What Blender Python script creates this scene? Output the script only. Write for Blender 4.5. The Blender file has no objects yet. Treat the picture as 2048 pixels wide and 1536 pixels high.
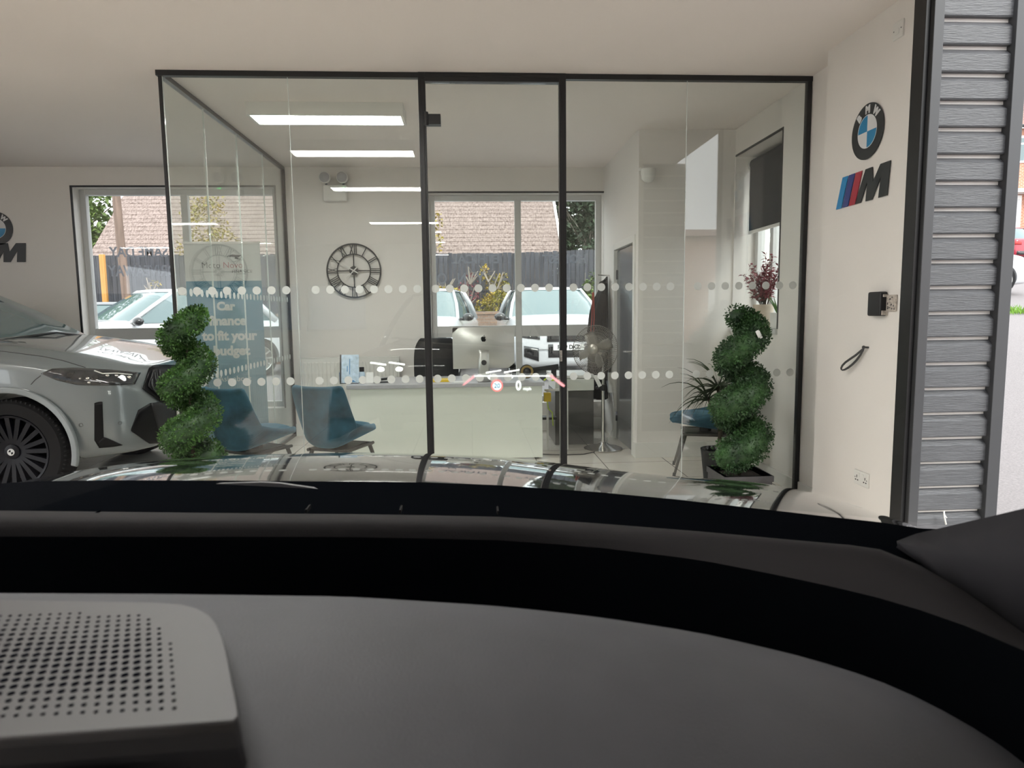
import bpy, bmesh, math, random
from mathutils import Vector, Matrix
from mathutils.bvhtree import BVHTree
random.seed(7)
PI = math.pi
SC = bpy.context.scene
COL = SC.collection

# ------------------------------------------------------------------ camera
EYE = Vector((0.0, 0.0, 1.39))
FPX = 1336.2                       # focal length in pixels of the 2048 px wide frame
_p, _y, _r = (math.radians(a) for a in (-6.087, 3.495, -0.690))
FWD = Vector((math.sin(_y)*math.cos(_p), math.cos(_y)*math.cos(_p), math.sin(_p)))
_R0 = Vector((math.cos(_y), -math.sin(_y), 0)); _U0 = _R0.cross(FWD)
RGT = _R0*math.cos(_r) + _U0*math.sin(_r)
UPV = -_R0*math.sin(_r) + _U0*math.cos(_r)
cam = bpy.data.cameras.new('camera'); camo = bpy.data.objects.new('camera', cam); COL.objects.link(camo)
cam.sensor_width = 36.0; cam.lens = FPX/2048*36.0; cam.clip_start = 0.02; cam.clip_end = 300
camo.matrix_world = Matrix(((RGT.x, UPV.x, -FWD.x, EYE.x), (RGT.y, UPV.y, -FWD.y, EYE.y), (RGT.z, UPV.z, -FWD.z, EYE.z), (0, 0, 0, 1)))
cam.dof.use_dof = True; cam.dof.focus_distance = 6.0; cam.dof.aperture_fstop = 8.0
SC.camera = camo

# ------------------------------------------------------------------ sky, sun, exposure
W = bpy.data.worlds.new('overcast_sky'); SC.world = W; W.use_nodes = True
_n = W.node_tree.nodes; _l = W.node_tree.links; _n.clear()
_o = _n.new('ShaderNodeOutputWorld'); _b = _n.new('ShaderNodeBackground'); _tc = _n.new('ShaderNodeTexCoord')
_nz = _n.new('ShaderNodeTexNoise'); _nz.inputs['Scale'].default_value = 2.2; _nz.inputs['Detail'].default_value = 5
_cr = _n.new('ShaderNodeValToRGB')
_cr.color_ramp.elements[0].position = 0.3; _cr.color_ramp.elements[0].color = (0.80, 0.83, 0.90, 1)
_cr.color_ramp.elements[1].position = 0.7; _cr.color_ramp.elements[1].color = (1.0, 1.0, 1.0, 1)
_l.new(_tc.outputs['Generated'], _nz.inputs['Vector']); _l.new(_nz.outputs['Fac'], _cr.inputs['Fac'])
_l.new(_cr.outputs['Color'], _b.inputs['Color']); _b.inputs['Strength'].default_value = 2.0
_l.new(_b.outputs['Background'], _o.inputs['Surface'])
sun = bpy.data.lights.new('sun', 'SUN'); sun.energy = 1.6; sun.angle = math.radians(25); sun.color = (1.0, 0.96, 0.9)
suno = bpy.data.objects.new('sun', sun); COL.objects.link(suno); suno.rotation_euler = (math.radians(48), 0, math.radians(28))
LAMP = 25.0                          # radiance of the ceiling panels
vs = SC.view_settings; vs.view_transform = 'Standard'; vs.look = 'None'; vs.exposure = 1.0; vs.gamma = 1.0; vs.use_curve_mapping = False
cy = SC.cycles
cy.max_bounces = 9; cy.diffuse_bounces = 4; cy.glossy_bounces = 5; cy.transmission_bounces = 8; cy.transparent_max_bounces = 20
cy.adaptive_threshold = 0.02; cy.sample_clamp_indirect = 6.0; cy.caustics_reflective = False; cy.caustics_refractive = False

# ------------------------------------------------------------------ measuring: a pixel's ray meets a plane of the place
def ray(u, v): return FWD*FPX + RGT*(u-1024) - UPV*(v-768)
def at(u, v, ax, val):
    d = ray(u, v); return EYE + d*((val-EYE[ax])/d[ax])
def ax(u, v, X): return at(u, v, 0, X)
def ay(u, v, Y): return at(u, v, 1, Y)
def az(u, v, Z): return at(u, v, 2, Z)

# ------------------------------------------------------------------ materials
def lin(c):
    return tuple(((x/255)/12.92 if x/255 <= 0.04045 else ((x/255+0.055)/1.055)**2.4) for x in c)
def mat(name, col, rough=0.5, metal=0.0, spec=0.5, coat=0.0, sheen=0.0, noise=None, bump=None, emit=0.0, ior=None, wave=None):
    """col is linear; noise=(scale, amount) varies the colour, bump=(scale, strength) the surface"""
    m = bpy.data.materials.new(name); m.use_nodes = True
    nt = m.node_tree; b = nt.nodes['Principled BSDF']; L = nt.links
    c = (*col, 1)
    b.inputs['Base Color'].default_value = c; b.inputs['Roughness'].default_value = rough; b.inputs['Metallic'].default_value = metal
    b.inputs['Specular IOR Level'].default_value = spec
    b.inputs['Coat Weight'].default_value = coat; b.inputs['Coat Roughness'].default_value = 0.02
    if ior: b.inputs['IOR'].default_value = ior
    if sheen:
        b.inputs['Sheen Weight'].default_value = sheen; b.inputs['Sheen Roughness'].default_value = 0.35
        b.inputs['Sheen Tint'].default_value = (min(1, col[0]*4+.1), min(1, col[1]*4+.1), min(1, col[2]*4+.1), 1)
    tc = None
    if noise or bump: tc = nt.nodes.new('ShaderNodeTexCoord')
    if noise:
        n = nt.nodes.new('ShaderNodeTexNoise'); n.inputs['Scale'].default_value = noise[0]; n.inputs['Detail'].default_value = 4
        mp = nt.nodes.new('ShaderNodeMapping'); mp.inputs['Scale'].default_value = noise[2] if len(noise) > 2 else (1, 1, 1)
        L.new(tc.outputs['Object'], mp.inputs['Vector']); L.new(mp.outputs['Vector'], n.inputs['Vector'])
        r = nt.nodes.new('ShaderNodeValToRGB'); a = noise[1]
        r.color_ramp.elements[0].position = 0.3; r.color_ramp.elements[1].position = 0.7
        c2 = noise[3] if len(noise) > 3 else tuple(min(1, x*(1+a)) for x in col)
        r.color_ramp.elements[0].color = (*[x*(1-a) for x in col], 1); r.color_ramp.elements[1].color = (*c2, 1)
        L.new(n.outputs['Fac'], r.inputs['Fac']); L.new(r.outputs['Color'], b.inputs['Base Color'])
    if bump:
        n = nt.nodes.new('ShaderNodeTexNoise'); n.inputs['Scale'].default_value = bump[0]; n.inputs['Detail'].default_value = 3
        mp = nt.nodes.new('ShaderNodeMapping'); mp.inputs['Scale'].default_value = bump[2] if len(bump) > 2 else (1, 1, 1)
        L.new(tc.outputs['Object'], mp.inputs['Vector']); L.new(mp.outputs['Vector'], n.inputs['Vector'])
        bp = nt.nodes.new('ShaderNodeBump'); bp.inputs['Strength'].default_value = bump[1]; bp.inputs['Distance'].default_value = 0.01
        L.new(n.outputs['Fac'], bp.inputs['Height']); L.new(bp.outputs['Normal'], b.inputs['Normal'])
    if emit:
        b.inputs['Emission Color'].default_value = c; b.inputs['Emission Strength'].default_value = emit
    return m
def glass_mat(name, tint, f0=0.045, gl=(1, 1, 1)):
    m = bpy.data.materials.new(name); m.use_nodes = True; nt = m.node_tree; nt.nodes.clear(); L = nt.links
    o = nt.nodes.new('ShaderNodeOutputMaterial'); mx = nt.nodes.new('ShaderNodeMixShader')
    t = nt.nodes.new('ShaderNodeBsdfTransparent'); t.inputs['Color'].default_value = (*tint, 1)
    g = nt.nodes.new('ShaderNodeBsdfGlossy'); g.inputs['Roughness'].default_value = 0.0; g.inputs['Color'].default_value = (*gl, 1)
    lw = nt.nodes.new('ShaderNodeLayerWeight'); lw.inputs['Blend'].default_value = 0.5
    pw = nt.nodes.new('ShaderNodeMath'); pw.operation = 'POWER'; pw.inputs[1].default_value = 5
    ma = nt.nodes.new('ShaderNodeMath'); ma.operation = 'MULTIPLY_ADD'; ma.inputs[1].default_value = 1-f0; ma.inputs[2].default_value = f0
    L.new(lw.outputs['Facing'], pw.inputs[0]); L.new(pw.outputs[0], ma.inputs[0]); L.new(ma.outputs[0], mx.inputs['Fac'])
    L.new(t.outputs[0], mx.inputs[1]); L.new(g.outputs[0], mx.inputs[2]); L.new(mx.outputs[0], o.inputs['Surface'])
    return m
def brick_mat(name, c1, c2, mortar, scale, msize, bw, rh, rough=0.5, offset=0.5, bump=0.0, coat=0.0, axes='XY', noise=0.0):
    m = bpy.data.materials.new(name); m.use_nodes = True; nt = m.node_tree; L = nt.links; b = nt.nodes['Principled BSDF']
    tc = nt.nodes.new('ShaderNodeTexCoord'); sp = nt.nodes.new('ShaderNodeSeparateXYZ'); cb = nt.nodes.new('ShaderNodeCombineXYZ')
    L.new(tc.outputs['Object'], sp.inputs[0]); L.new(sp.outputs[axes[0]], cb.inputs[0]); L.new(sp.outputs[axes[1]], cb.inputs[1])
    t = nt.nodes.new('ShaderNodeTexBrick'); t.offset = offset
    t.inputs['Color1'].default_value = (*c1, 1); t.inputs['Color2'].default_value = (*c2, 1); t.inputs['Mortar'].default_value = (*mortar, 1)
    t.inputs['Scale'].default_value = scale; t.inputs['Mortar Size'].default_value = msize
    t.inputs['Brick Width'].default_value = bw; t.inputs['Row Height'].default_value = rh
    L.new(cb.outputs[0], t.inputs['Vector']); out = t.outputs['Color']
    if noise:
        n = nt.nodes.new('ShaderNodeTexNoise'); n.inputs['Scale'].default_value = 14; n.inputs['Detail'].default_value = 5
        L.new(tc.outputs['Object'], n.inputs['Vector'])
        mp = nt.nodes.new('ShaderNodeMapRange'); mp.inputs[1].default_value = 0.3; mp.inputs[2].default_value = 0.7; mp.inputs[3].default_value = 1-noise; mp.inputs[4].default_value = 1+noise
        L.new(n.outputs['Fac'], mp.inputs[0])
        vm = nt.nodes.new('ShaderNodeVectorMath'); vm.operation = 'SCALE'; L.new(out, vm.inputs[0]); L.new(mp.outputs[0], vm.inputs['Scale']); out = vm.outputs[0]
    L.new(out, b.inputs['Base Color'])
    b.inputs['Roughness'].default_value = rough; b.inputs['Coat Weight'].default_value = coat
    if bump:
        bp = nt.nodes.new('ShaderNodeBump'); bp.inputs['Strength'].default_value = bump; bp.inputs['Distance'].default_value = 0.01; bp.invert = True
        L.new(t.outputs['Fac'], bp.inputs['Height']); L.new(bp.outputs['Normal'], b.inputs['Normal'])
    return m

def film_mat(name, col, tr):
    m = mat(name, col, 0.7); nt = m.node_tree; L = nt.links; b = nt.nodes['Principled BSDF']; o = nt.nodes['Material Output']
    t = nt.nodes.new('ShaderNodeBsdfTranslucent'); t.inputs['Color'].default_value = (*col, 1); mx = nt.nodes.new('ShaderNodeMixShader'); mx.inputs['Fac'].default_value = tr
    L.new(b.outputs[0], mx.inputs[1]); L.new(t.outputs[0], mx.inputs[2]); L.new(mx.outputs[0], o.inputs['Surface']); return m
M = {}
M['wall'] = mat('wall_paint', (0.82, 0.785, 0.75), 0.6, spec=0.3, noise=(1.3, 0.02), bump=(90, 0.04))
M['ceil'] = mat('ceiling_paint', (0.83, 0.765, 0.725), 0.75, spec=0.2, noise=(0.8, 0.02), bump=(60, 0.04))
M['floor'] = brick_mat('porcelain_floor_tiles', (0.74, 0.69, 0.62), (0.71, 0.665, 0.60), (0.16, 0.15, 0.14), 1.0, 0.004, 0.6, 0.6, rough=0.16, offset=0.0, bump=0.1, noise=0.03)
M['upvc'] = mat('upvc_frame', (0.62, 0.62, 0.61), 0.35)
M['black'] = mat('black_powder_coat', (0.006, 0.006, 0.007), 0.4)
M['anthra'] = mat('anthracite_trim', (0.045, 0.046, 0.05), 0.4)
M['clad'] = mat('grey_woodgrain_cladding', (0.078, 0.080, 0.087), 0.42, noise=(6, 0.3, (1, 6, 30)), bump=(26, 0.35, (1, 4, 9)))
M['glass'] = glass_mat('partition_glass', (0.965, 0.983, 0.974))
M['wglass'] = glass_mat('window_glass', (0.97, 0.985, 0.98), 0.035)
M['wscreen'] = glass_mat('windscreen_glass', (0.96, 0.98, 0.97), 0.03)
M['dot'] = film_mat('frosted_dot_film', (0.80, 0.82, 0.80), 0.45)
M['edge'] = mat('glass_edge', (0.75, 0.80, 0.78), 0.12, spec=0.8)
M['white'] = mat('white_plastic', (0.78, 0.77, 0.74), 0.35)
M['gwhite'] = mat('gloss_white_panel', (0.78, 0.81, 0.745), 0.12, coat=0.3)
M['lamp'] = mat('lit_diffuser', (1.0, 0.965, 0.92), 0.5, emit=LAMP)
M['chrome'] = mat('polished_steel', (0.72, 0.70, 0.67), 0.16, metal=1)
M['rimk'] = mat('black_wheel_rim', (0.004, 0.004, 0.007), 0.35, spec=0.25)
M['grille_k'] = mat('black_grille_trim', (0.005, 0.005, 0.006), 0.4, spec=0.2)
M['alu'] = mat('brushed_aluminium', (0.62, 0.62, 0.60), 0.32, metal=0.85)
M['steel'] = mat('dark_steel', (0.08, 0.08, 0.085), 0.35, metal=0.7)
M['velvet'] = mat('teal_velvet', (0.025, 0.080, 0.118), 0.85, sheen=0.7, noise=(7, 0.45), bump=(300, 0.1))
M['leg'] = mat('dark_leg_metal', (0.05, 0.042, 0.038), 0.4)
M['leather'] = mat('black_leather', (0.006, 0.006, 0.007), 0.6, bump=(160, 0.15))
M['rubber'] = mat('rubber', (0.010, 0.010, 0.011), 0.8, spec=0.25)
M['dark'] = mat('dark_plastic', (0.012, 0.012, 0.014), 0.5)
M['deskgrey'] = mat('grey_desk_top', (0.42, 0.42, 0.44), 0.35, noise=(9, 0.06))
M['char'] = mat('charcoal_laminate', (0.10, 0.097, 0.094), 0.28, noise=(5, 0.1))
M['blue'] = mat('blue_card', (0.05, 0.20, 0.42), 0.5)
M['paleblue'] = mat('pale_blue_print', (0.48, 0.60, 0.72), 0.4, noise=(30, 0.2))
M['paper'] = mat('paper', (0.75, 0.75, 0.73), 0.6)
M['yellow'] = mat('yellow_plastic', (0.80, 0.55, 0.02), 0.4)
M['lime'] = mat('lime_cable', (0.55, 0.75, 0.05), 0.5)
M['fabric'] = mat('black_coat_fabric', (0.010, 0.010, 0.012), 0.95, bump=(12, 0.6))
M['red'] = mat('red_cord', (0.45, 0.07, 0.05), 0.7)
M['door'] = mat('dark_grey_door', (0.10, 0.11, 0.125), 0.22, coat=0.3, noise=(2, 0.08))
M['blind'] = mat('charcoal_blind', (0.035, 0.036, 0.040), 0.8, noise=(60, 0.1, (3, 3, .2)))
M['decal_k'] = mat('black_vinyl', (0.022, 0.025, 0.027), 0.45)
M['decal_w'] = mat('pale_vinyl', (0.72, 0.72, 0.73), 0.45)
M['decal_b'] = mat('blue_vinyl', (0.02, 0.25, 0.55), 0.4)
M['decal_lb'] = mat('light_blue_vinyl', (0.015, 0.23, 0.47), 0.4)
M['decal_n'] = mat('navy_vinyl', (0.035, 0.05, 0.22), 0.4)
M['decal_r'] = mat('red_vinyl', (0.38, 0.022, 0.045), 0.4)
M['teal'] = mat('teal_print', (0.035, 0.22, 0.33), 0.5)
M['bwhite'] = mat('banner_white', (0.66, 0.67, 0.66), 0.55)
M['etch'] = film_mat('etched_lettering', (0.42, 0.43, 0.46), 0.8)
M['soil'] = mat('soil', (0.03, 0.022, 0.016), 0.95, bump=(40, 0.6))
M['planter'] = mat('grey_planter', (0.060, 0.058, 0.062), 0.55, noise=(20, 0.15))
M['box'] = mat('boxwood_leaf', (0.022, 0.075, 0.018), 0.5, noise=(9, 0.5, (1, 1, 1), (0.075, 0.19, 0.03)))
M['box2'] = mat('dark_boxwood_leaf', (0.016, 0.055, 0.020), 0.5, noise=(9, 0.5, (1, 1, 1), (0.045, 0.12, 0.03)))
M['stem'] = mat('stem', (0.045, 0.03, 0.018), 0.8, bump=(30, 0.4))
M['redleaf'] = mat('red_leaf', (0.22, 0.035, 0.05), 0.6, noise=(20, 0.4))
M['spike'] = mat('spiky_leaf', (0.035, 0.055, 0.022), 0.5, noise=(12, 0.5))
M['aloe'] = mat('aloe_leaf', (0.10, 0.22, 0.05), 0.5)
M['clay'] = mat('beige_pot', (0.55, 0.46, 0.36), 0.7, noise=(15, 0.12))
# ground, street, garden
M['asphalt'] = mat('asphalt', (0.185, 0.170, 0.170), 0.9, noise=(60, 0.22), bump=(120, 0.3))
M['fence'] = mat('dark_fence_boards', (0.048, 0.050, 0.060), 0.8, noise=(4, 0.45, (3, 3, .3)))
M['tile'] = mat('clay_roof_tiles', (0.165, 0.108, 0.090), 0.85, noise=(11, 0.4, (2.4, 1, 1), (0.32, 0.25, 0.225)), bump=(20, 0.4))
M['brick'] = brick_mat('red_brick', (0.42, 0.14, 0.075), (0.36, 0.11, 0.06), (0.42, 0.33, 0.27), 1.0, 0.011, 0.225, 0.075, rough=0.85, bump=0.3, axes='YZ', noise=0.2)
M['brickx'] = brick_mat('brown_brick', (0.26, 0.17, 0.12), (0.22, 0.14, 0.10), (0.25, 0.2, 0.17), 1.0, 0.011, 0.225, 0.075, rough=0.85, bump=0.3, axes='XZ', noise=0.2)
M['hroof'] = brick_mat('red_roof_tiles', (0.27, 0.15, 0.125), (0.23, 0.125, 0.105), (0.12, 0.07, 0.06), 1.0, 0.02, 0.25, 0.2, rough=0.85, bump=0.4, axes='YZ', noise=0.2)
M['leaf'] = mat('tree_leaf', (0.06, 0.12, 0.025), 0.6, noise=(1.5, 0.5, (1, 1, 1), (0.16, 0.24, 0.05)))
M['dleaf'] = mat('dark_tree_leaf', (0.025, 0.045, 0.02), 0.7, noise=(1.2, 0.5))
M['yleaf'] = mat('yellow_leaf', (0.26, 0.28, 0.03), 0.6, noise=(3, 0.35, (1, 1, 1), (0.42, 0.27, 0.04)))
M['bark'] = mat('bark', (0.14, 0.10, 0.08), 0.9, bump=(20, 0.5))
M['twig'] = mat('pale_twig', (0.22, 0.19, 0.16), 0.9)
M['pole'] = mat('weathered_pole', (0.17, 0.115, 0.09), 0.8, noise=(6, 0.3, (3, 3, .3)))
M['opost'] = mat('orange_timber', (0.55, 0.27, 0.07), 0.7, noise=(6, 0.2, (3, 3, .3)))
M['grass'] = mat('grass_blade', (0.14, 0.28, 0.03), 0.8)
# cars
M['cwhite'] = mat('white_car_paint', (0.62, 0.63, 0.65), 0.2, coat=0.6)
M['csilver'] = mat('silver_car_paint', (0.45, 0.46, 0.48), 0.25, metal=0.3, coat=0.6)
M['cdark'] = mat('dark_car_paint', (0.03, 0.035, 0.045), 0.25, coat=0.8)
M['cred'] = mat('red_car_paint', (0.32, 0.01, 0.03), 0.25, coat=0.7)
M['cglass'] = mat('car_glass', (0.10, 0.15, 0.155), 0.04, ior=1.75)
M['cgrey'] = mat('grey_suv_paint', (0.20, 0.225, 0.232), 0.25, metal=0.2, coat=1.0)
M['hood'] = mat('black_bonnet_paint', (0.010, 0.011, 0.013), 0.05, coat=1.0, ior=2.5)
M['gloss_k'] = mat('gloss_black_trim', (0.010, 0.010, 0.011), 0.12, coat=0.6)
M['hlamp'] = mat('headlamp_glass', (0.035, 0.037, 0.04), 0.05, coat=1.0, noise=(11, 0.5))
M['drl'] = mat('lit_daytime_lamp', (1.0, 1.0, 0.94), 0.4, emit=9.0)
M['plate'] = mat('white_plate', (0.75, 0.75, 0.72), 0.4)
M['yplate'] = mat('yellow_plate', (0.75, 0.50, 0.02), 0.4)
M['tail'] = mat('tail_lamp', (0.35, 0.01, 0.01), 0.2)
# cabin
M['dash'] = mat('grey_dash_leather', (0.060, 0.061, 0.069), 0.62, spec=0.3, noise=(14, 0.06), bump=(420, 0.12))
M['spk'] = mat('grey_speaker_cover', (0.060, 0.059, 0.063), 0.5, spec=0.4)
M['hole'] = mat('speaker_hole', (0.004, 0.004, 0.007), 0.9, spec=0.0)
M['spkside'] = mat('shaded_speaker_side', (0.04, 0.04, 0.045), 0.6)  # separate lower piece; its darker grey also holds the shadow on it
M['pad'] = mat('charcoal_pad', (0.0165, 0.0155, 0.017), 0.8, spec=0.12, bump=(420, 0.1))
M['void'] = mat('matt_black_trim', (0.0025, 0.003, 0.004), 1.0, spec=0.0)
M['pillar'] = mat('dark_pillar_trim', (0.020, 0.0195, 0.0235), 0.8, spec=0.2)
M['hud_w'] = mat('lit_white_display', (0.95, 1.0, 0.97), 0.5, emit=0.75)
M['hud_r'] = mat('lit_red_display', (1.0, 0.22, 0.20), 0.5, emit=0.75)
M['hud_p'] = mat('lit_pink_display', (1.0, 0.42, 0.44), 0.5, emit=0.65)
M['hud_b'] = mat('lit_blue_display', (0.03, 0.22, 0.32), 0.5, emit=0.35)

# ------------------------------------------------------------------ mesh building
class MB:
    def __init__(s): s.v = []; s.f = []; s.m = []; s.cur = 0
    def add(s, vs, fs):
        n = len(s.v); s.v += [tuple(x) for x in vs]
        for f in fs: s.f.append([i+n for i in f]); s.m.append(s.cur)
        return s
    def hexa(s, p):          # 8 points: bottom ring 0-3, top ring 4-7
        return s.add(p, [(0, 3, 2, 1), (4, 5, 6, 7), (0, 1, 5, 4), (1, 2, 6, 5), (2, 3, 7, 6), (3, 0, 4, 7)])
    def box(s, a, b):
        x0, x1 = sorted((a[0], b[0])); y0, y1 = sorted((a[1], b[1])); z0, z1 = sorted((a[2], b[2]))
        return s.hexa([(x0, y0, z0), (x1, y0, z0), (x1, y1, z0), (x0, y1, z0), (x0, y0, z1), (x1, y0, z1), (x1, y1, z1), (x0, y1, z1)])
    def mbox(s, Mx, a, b):
        n0 = len(s.v); s.box(a, b)
        for i in range(n0, len(s.v)): s.v[i] = tuple(Mx @ Vector(s.v[i]))
        return s
    def cyl(s, a, b, r0, r1=None, n=16):
        return s.tube([a, b], [r0, r0 if r1 is None else r1], n)
    def tube(s, pts, r, n=8, closed=False, cap=True):
        pts = [Vector(p) for p in pts]; k = len(pts)
        rs = r if isinstance(r, (list, tuple)) else [r]*k
        T = []
        for i in range(k):
            a = pts[(i-1) % k] if (closed or i > 0) else pts[i]; b = pts[(i+1) % k] if (closed or i < k-1) else pts[i]
            T.append((b-a).normalized())
        up = Vector((0, 0, 1)) if abs(T[0].z) < 0.9 else Vector((1, 0, 0))
        N = T[0].cross(up).normalized(); vs = []
        for i in range(k):
            N = (N - T[i]*N.dot(T[i])).normalized(); B = T[i].cross(N)
            for j in range(n):
                a = 2*PI*j/n; vs.append(pts[i] + (N*math.cos(a)+B*math.sin(a))*rs[i])
        fs = []
        for i in range(k if closed else k-1):
            i2 = (i+1) % k
            for j in range(n): fs.append((i*n+j, i*n+(j+1) % n, i2*n+(j+1) % n, i2*n+j))
        if not closed and cap: fs += [tuple(range(n-1, -1, -1)), tuple(range((k-1)*n, k*n))]
        return s.add(vs, fs)
    def lathe(s, prof, n=32, Mx=None):
        Mx = Mx or Matrix(); vs = []; fs = []; k = len(prof)
        for (r, z) in prof:
            for j in range(n):
                a = 2*PI*j/n; vs.append(Mx @ Vector((max(r, 1e-5)*math.cos(a), max(r, 1e-5)*math.sin(a), z)))
        for i in range(k-1):
            for j in range(n): fs.append((i*n+j, i*n+(j+1) % n, (i+1)*n+(j+1) % n, (i+1)*n+j))
        return s.add(vs, fs)
    def prism(s, poly, d, Mx=None, z0=0.0):
        Mx = Mx or Matrix(); n = len(poly)
        vs = [Mx @ Vector((x, y, z0)) for x, y in poly] + [Mx @ Vector((x, y, z0+d)) for x, y in poly]
        return s.add(vs, [tuple(range(n-1, -1, -1)), tuple(range(n, 2*n))] + [(i, (i+1) % n, n+(i+1) % n, n+i) for i in range(n)])
    def ring(s, r0, r1, d, Mx=None, n=48, a0=0, a1=2*PI):
        Mx = Mx or Matrix(); full = abs(a1-a0-2*PI) < 1e-6; k = n if full else n+1; vs = []
        for i in range(k):
            a = a0+(a1-a0)*i/n
            for r, z in ((r0, 0), (r1, 0), (r1, d), (r0, d)): vs.append(Mx @ Vector((r*math.cos(a), r*math.sin(a), z)))
        fs = []
        for i in range(n):
            j = (i+1) % k
            for q in range(4): fs.append((i*4+q, j*4+q, j*4+(q+1) % 4, i*4+(q+1) % 4))
        if not full: fs += [(3, 2, 1, 0), ((k-1)*4, (k-1)*4+1, (k-1)*4+2, (k-1)*4+3)]
        return s.add(vs, fs)
    def grid(s, rows, flip=False):
        k = len(rows); n = len(rows[0]); vs = [p for r in rows for p in r]; fs = []
        for i in range(k-1):
            for j in range(n-1):
                q = (i*n+j, i*n+j+1, (i+1)*n+j+1, (i+1)*n+j); fs.append(q[::-1] if flip else q)
        return s.add(vs, fs)
    def ball(s, c, r, n=12):
        rr = r if isinstance(r, (tuple, list)) else (r, r, r); c = Vector(c); vs = []; fs = []; k = n//2+1
        for i in range(k):
            t = PI*i/(k-1)
            for j in range(n):
                a = 2*PI*j/n; vs.append(c+Vector((rr[0]*max(math.sin(t), 1e-4)*math.cos(a), rr[1]*max(math.sin(t), 1e-4)*math.sin(a), rr[2]*math.cos(t))))
        for i in range(k-1):
            for j in range(n): fs.append((i*n+j, (i+1)*n+j, (i+1)*n+(j+1) % n, i*n+(j+1) % n))
        return s.add(vs, fs)
    def leaf(s, p, d, nrm, l, w):
        d = d.normalized(); x = d.cross(nrm)
        if x.length < 1e-4: x = d.orthogonal()
        x.normalize(); p = Vector(p); up = x.cross(d)*(w*.18)
        return s.add([p, p+d*l*.45+x*w*.5+up, p+d*l, p+d*l*.45-x*w*.5+up], [(0, 1, 2, 3)])
    def mesh(s, name):
        me = bpy.data.meshes.new(name); me.from_pydata(s.v, [], s.f); me.polygons.foreach_set('material_index', s.m); me.update()
        return me
def link(o): COL.objects.link(o); return o
def finish(me, weld=True):
    bm = bmesh.new(); bm.from_mesh(me)
    if weld: bmesh.ops.remove_doubles(bm, verts=bm.verts, dist=1e-5)
    bmesh.ops.recalc_face_normals(bm, faces=bm.faces); bm.to_mesh(me); bm.free()
def obj(name, mb, m, parent=None, smooth=False, bevel=0.0, sub=0, solid=0.0, weld=True, world=False, label=None, recalc=True):
    me = mb.mesh(name)
    if recalc: finish(me, weld)
    for x in (m if isinstance(m, (list, tuple)) else [m]): me.materials.append(M[x] if isinstance(x, str) else x)
    if smooth:
        for p in me.polygons: p.use_smooth = True
    o = link(bpy.data.objects.new(name, me))
    if parent is not None:
        o.parent = parent
        if world: o.matrix_parent_inverse = (Matrix.Translation(parent.location) @ parent.rotation_euler.to_matrix().to_4x4()).inverted()
    if solid: md = o.modifiers.new('thickness', 'SOLIDIFY'); md.thickness = solid; md.offset = 0
    if bevel: md = o.modifiers.new('soft_edges', 'BEVEL'); md.width = bevel; md.segments = 3; md.limit_method = 'ANGLE'; md.angle_limit = math.radians(40)
    if sub: md = o.modifiers.new('smooth_form', 'SUBSURF'); md.levels = sub; md.render_levels = sub
    if smooth == 'auto' or (smooth and bevel):
        md = o.modifiers.new('normals', 'WEIGHTED_NORMAL') if bevel else None
    if smooth == 'auto':
        me.set_sharp_from_angle(angle=math.radians(38))
    if label: o['label'] = label
    return o
def tag(o, label, cat, group=None):
    o['label'] = label; o['category'] = cat
    if group: o['group'] = group
    return o
def thing(name, label, cat, loc=(0, 0, 0), rotz=0.0, group=None):
    o = link(bpy.data.objects.new(name, None)); o.location = loc; o.rotation_euler = (0, 0, rotz); o.empty_display_size = 0.1
    return tag(o, label, cat, group)
def struct(name, mb, m, parent=None, **k):
    o = obj(name, mb, m, parent, **k)
    if parent is None: o['kind'] = 'structure'
    return o
def dup(root, loc, rotz, label=None, name=None):
    r = root.copy(); link(r); r.location = loc; r.rotation_euler = (0, 0, rotz)
    if label: r['label'] = label
    for ch in list(root.children):
        c = ch.copy(); link(c); c.parent = r
        for g in list(ch.children):
            d = g.copy(); link(d); d.parent = c
    return r
def frame(o, x, y):      # local x and y axes in the world, z = x cross y
    x = Vector(x).normalized(); y = Vector(y).normalized(); z = x.cross(y)
    return Matrix(((x.x, y.x, z.x, o[0]), (x.y, y.y, z.y, o[1]), (x.z, y.z, z.z, o[2]), (0, 0, 0, 1)))
def write(mb, s, size, Mx, depth=0.002, align='CENTER', bold=0.0, sx=1.0, space=1.0):
    cu = bpy.data.curves.new('lettering', 'FONT'); cu.body = s; cu.size = size; cu.align_x = align; cu.offset = bold; cu.extrude = depth/2; cu.resolution_u = 3; cu.space_character = space
    o = link(bpy.data.objects.new('lettering', cu)); bpy.context.view_layer.update()
    me = o.evaluated_get(bpy.context.evaluated_depsgraph_get()).to_mesh()
    S = Matrix.Diagonal((sx, 1, 1, 1))
    vs = [Mx @ (S @ Vector((v.co.x, v.co.y, v.co.z+depth/2))) for v in me.vertices]
    mb.add(vs, [tuple(p.vertices) for p in me.polygons])
    o.evaluated_get(bpy.context.evaluated_depsgraph_get()).to_mesh_clear()
    bpy.data.objects.remove(o); bpy.data.curves.remove(cu)
    return mb
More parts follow.
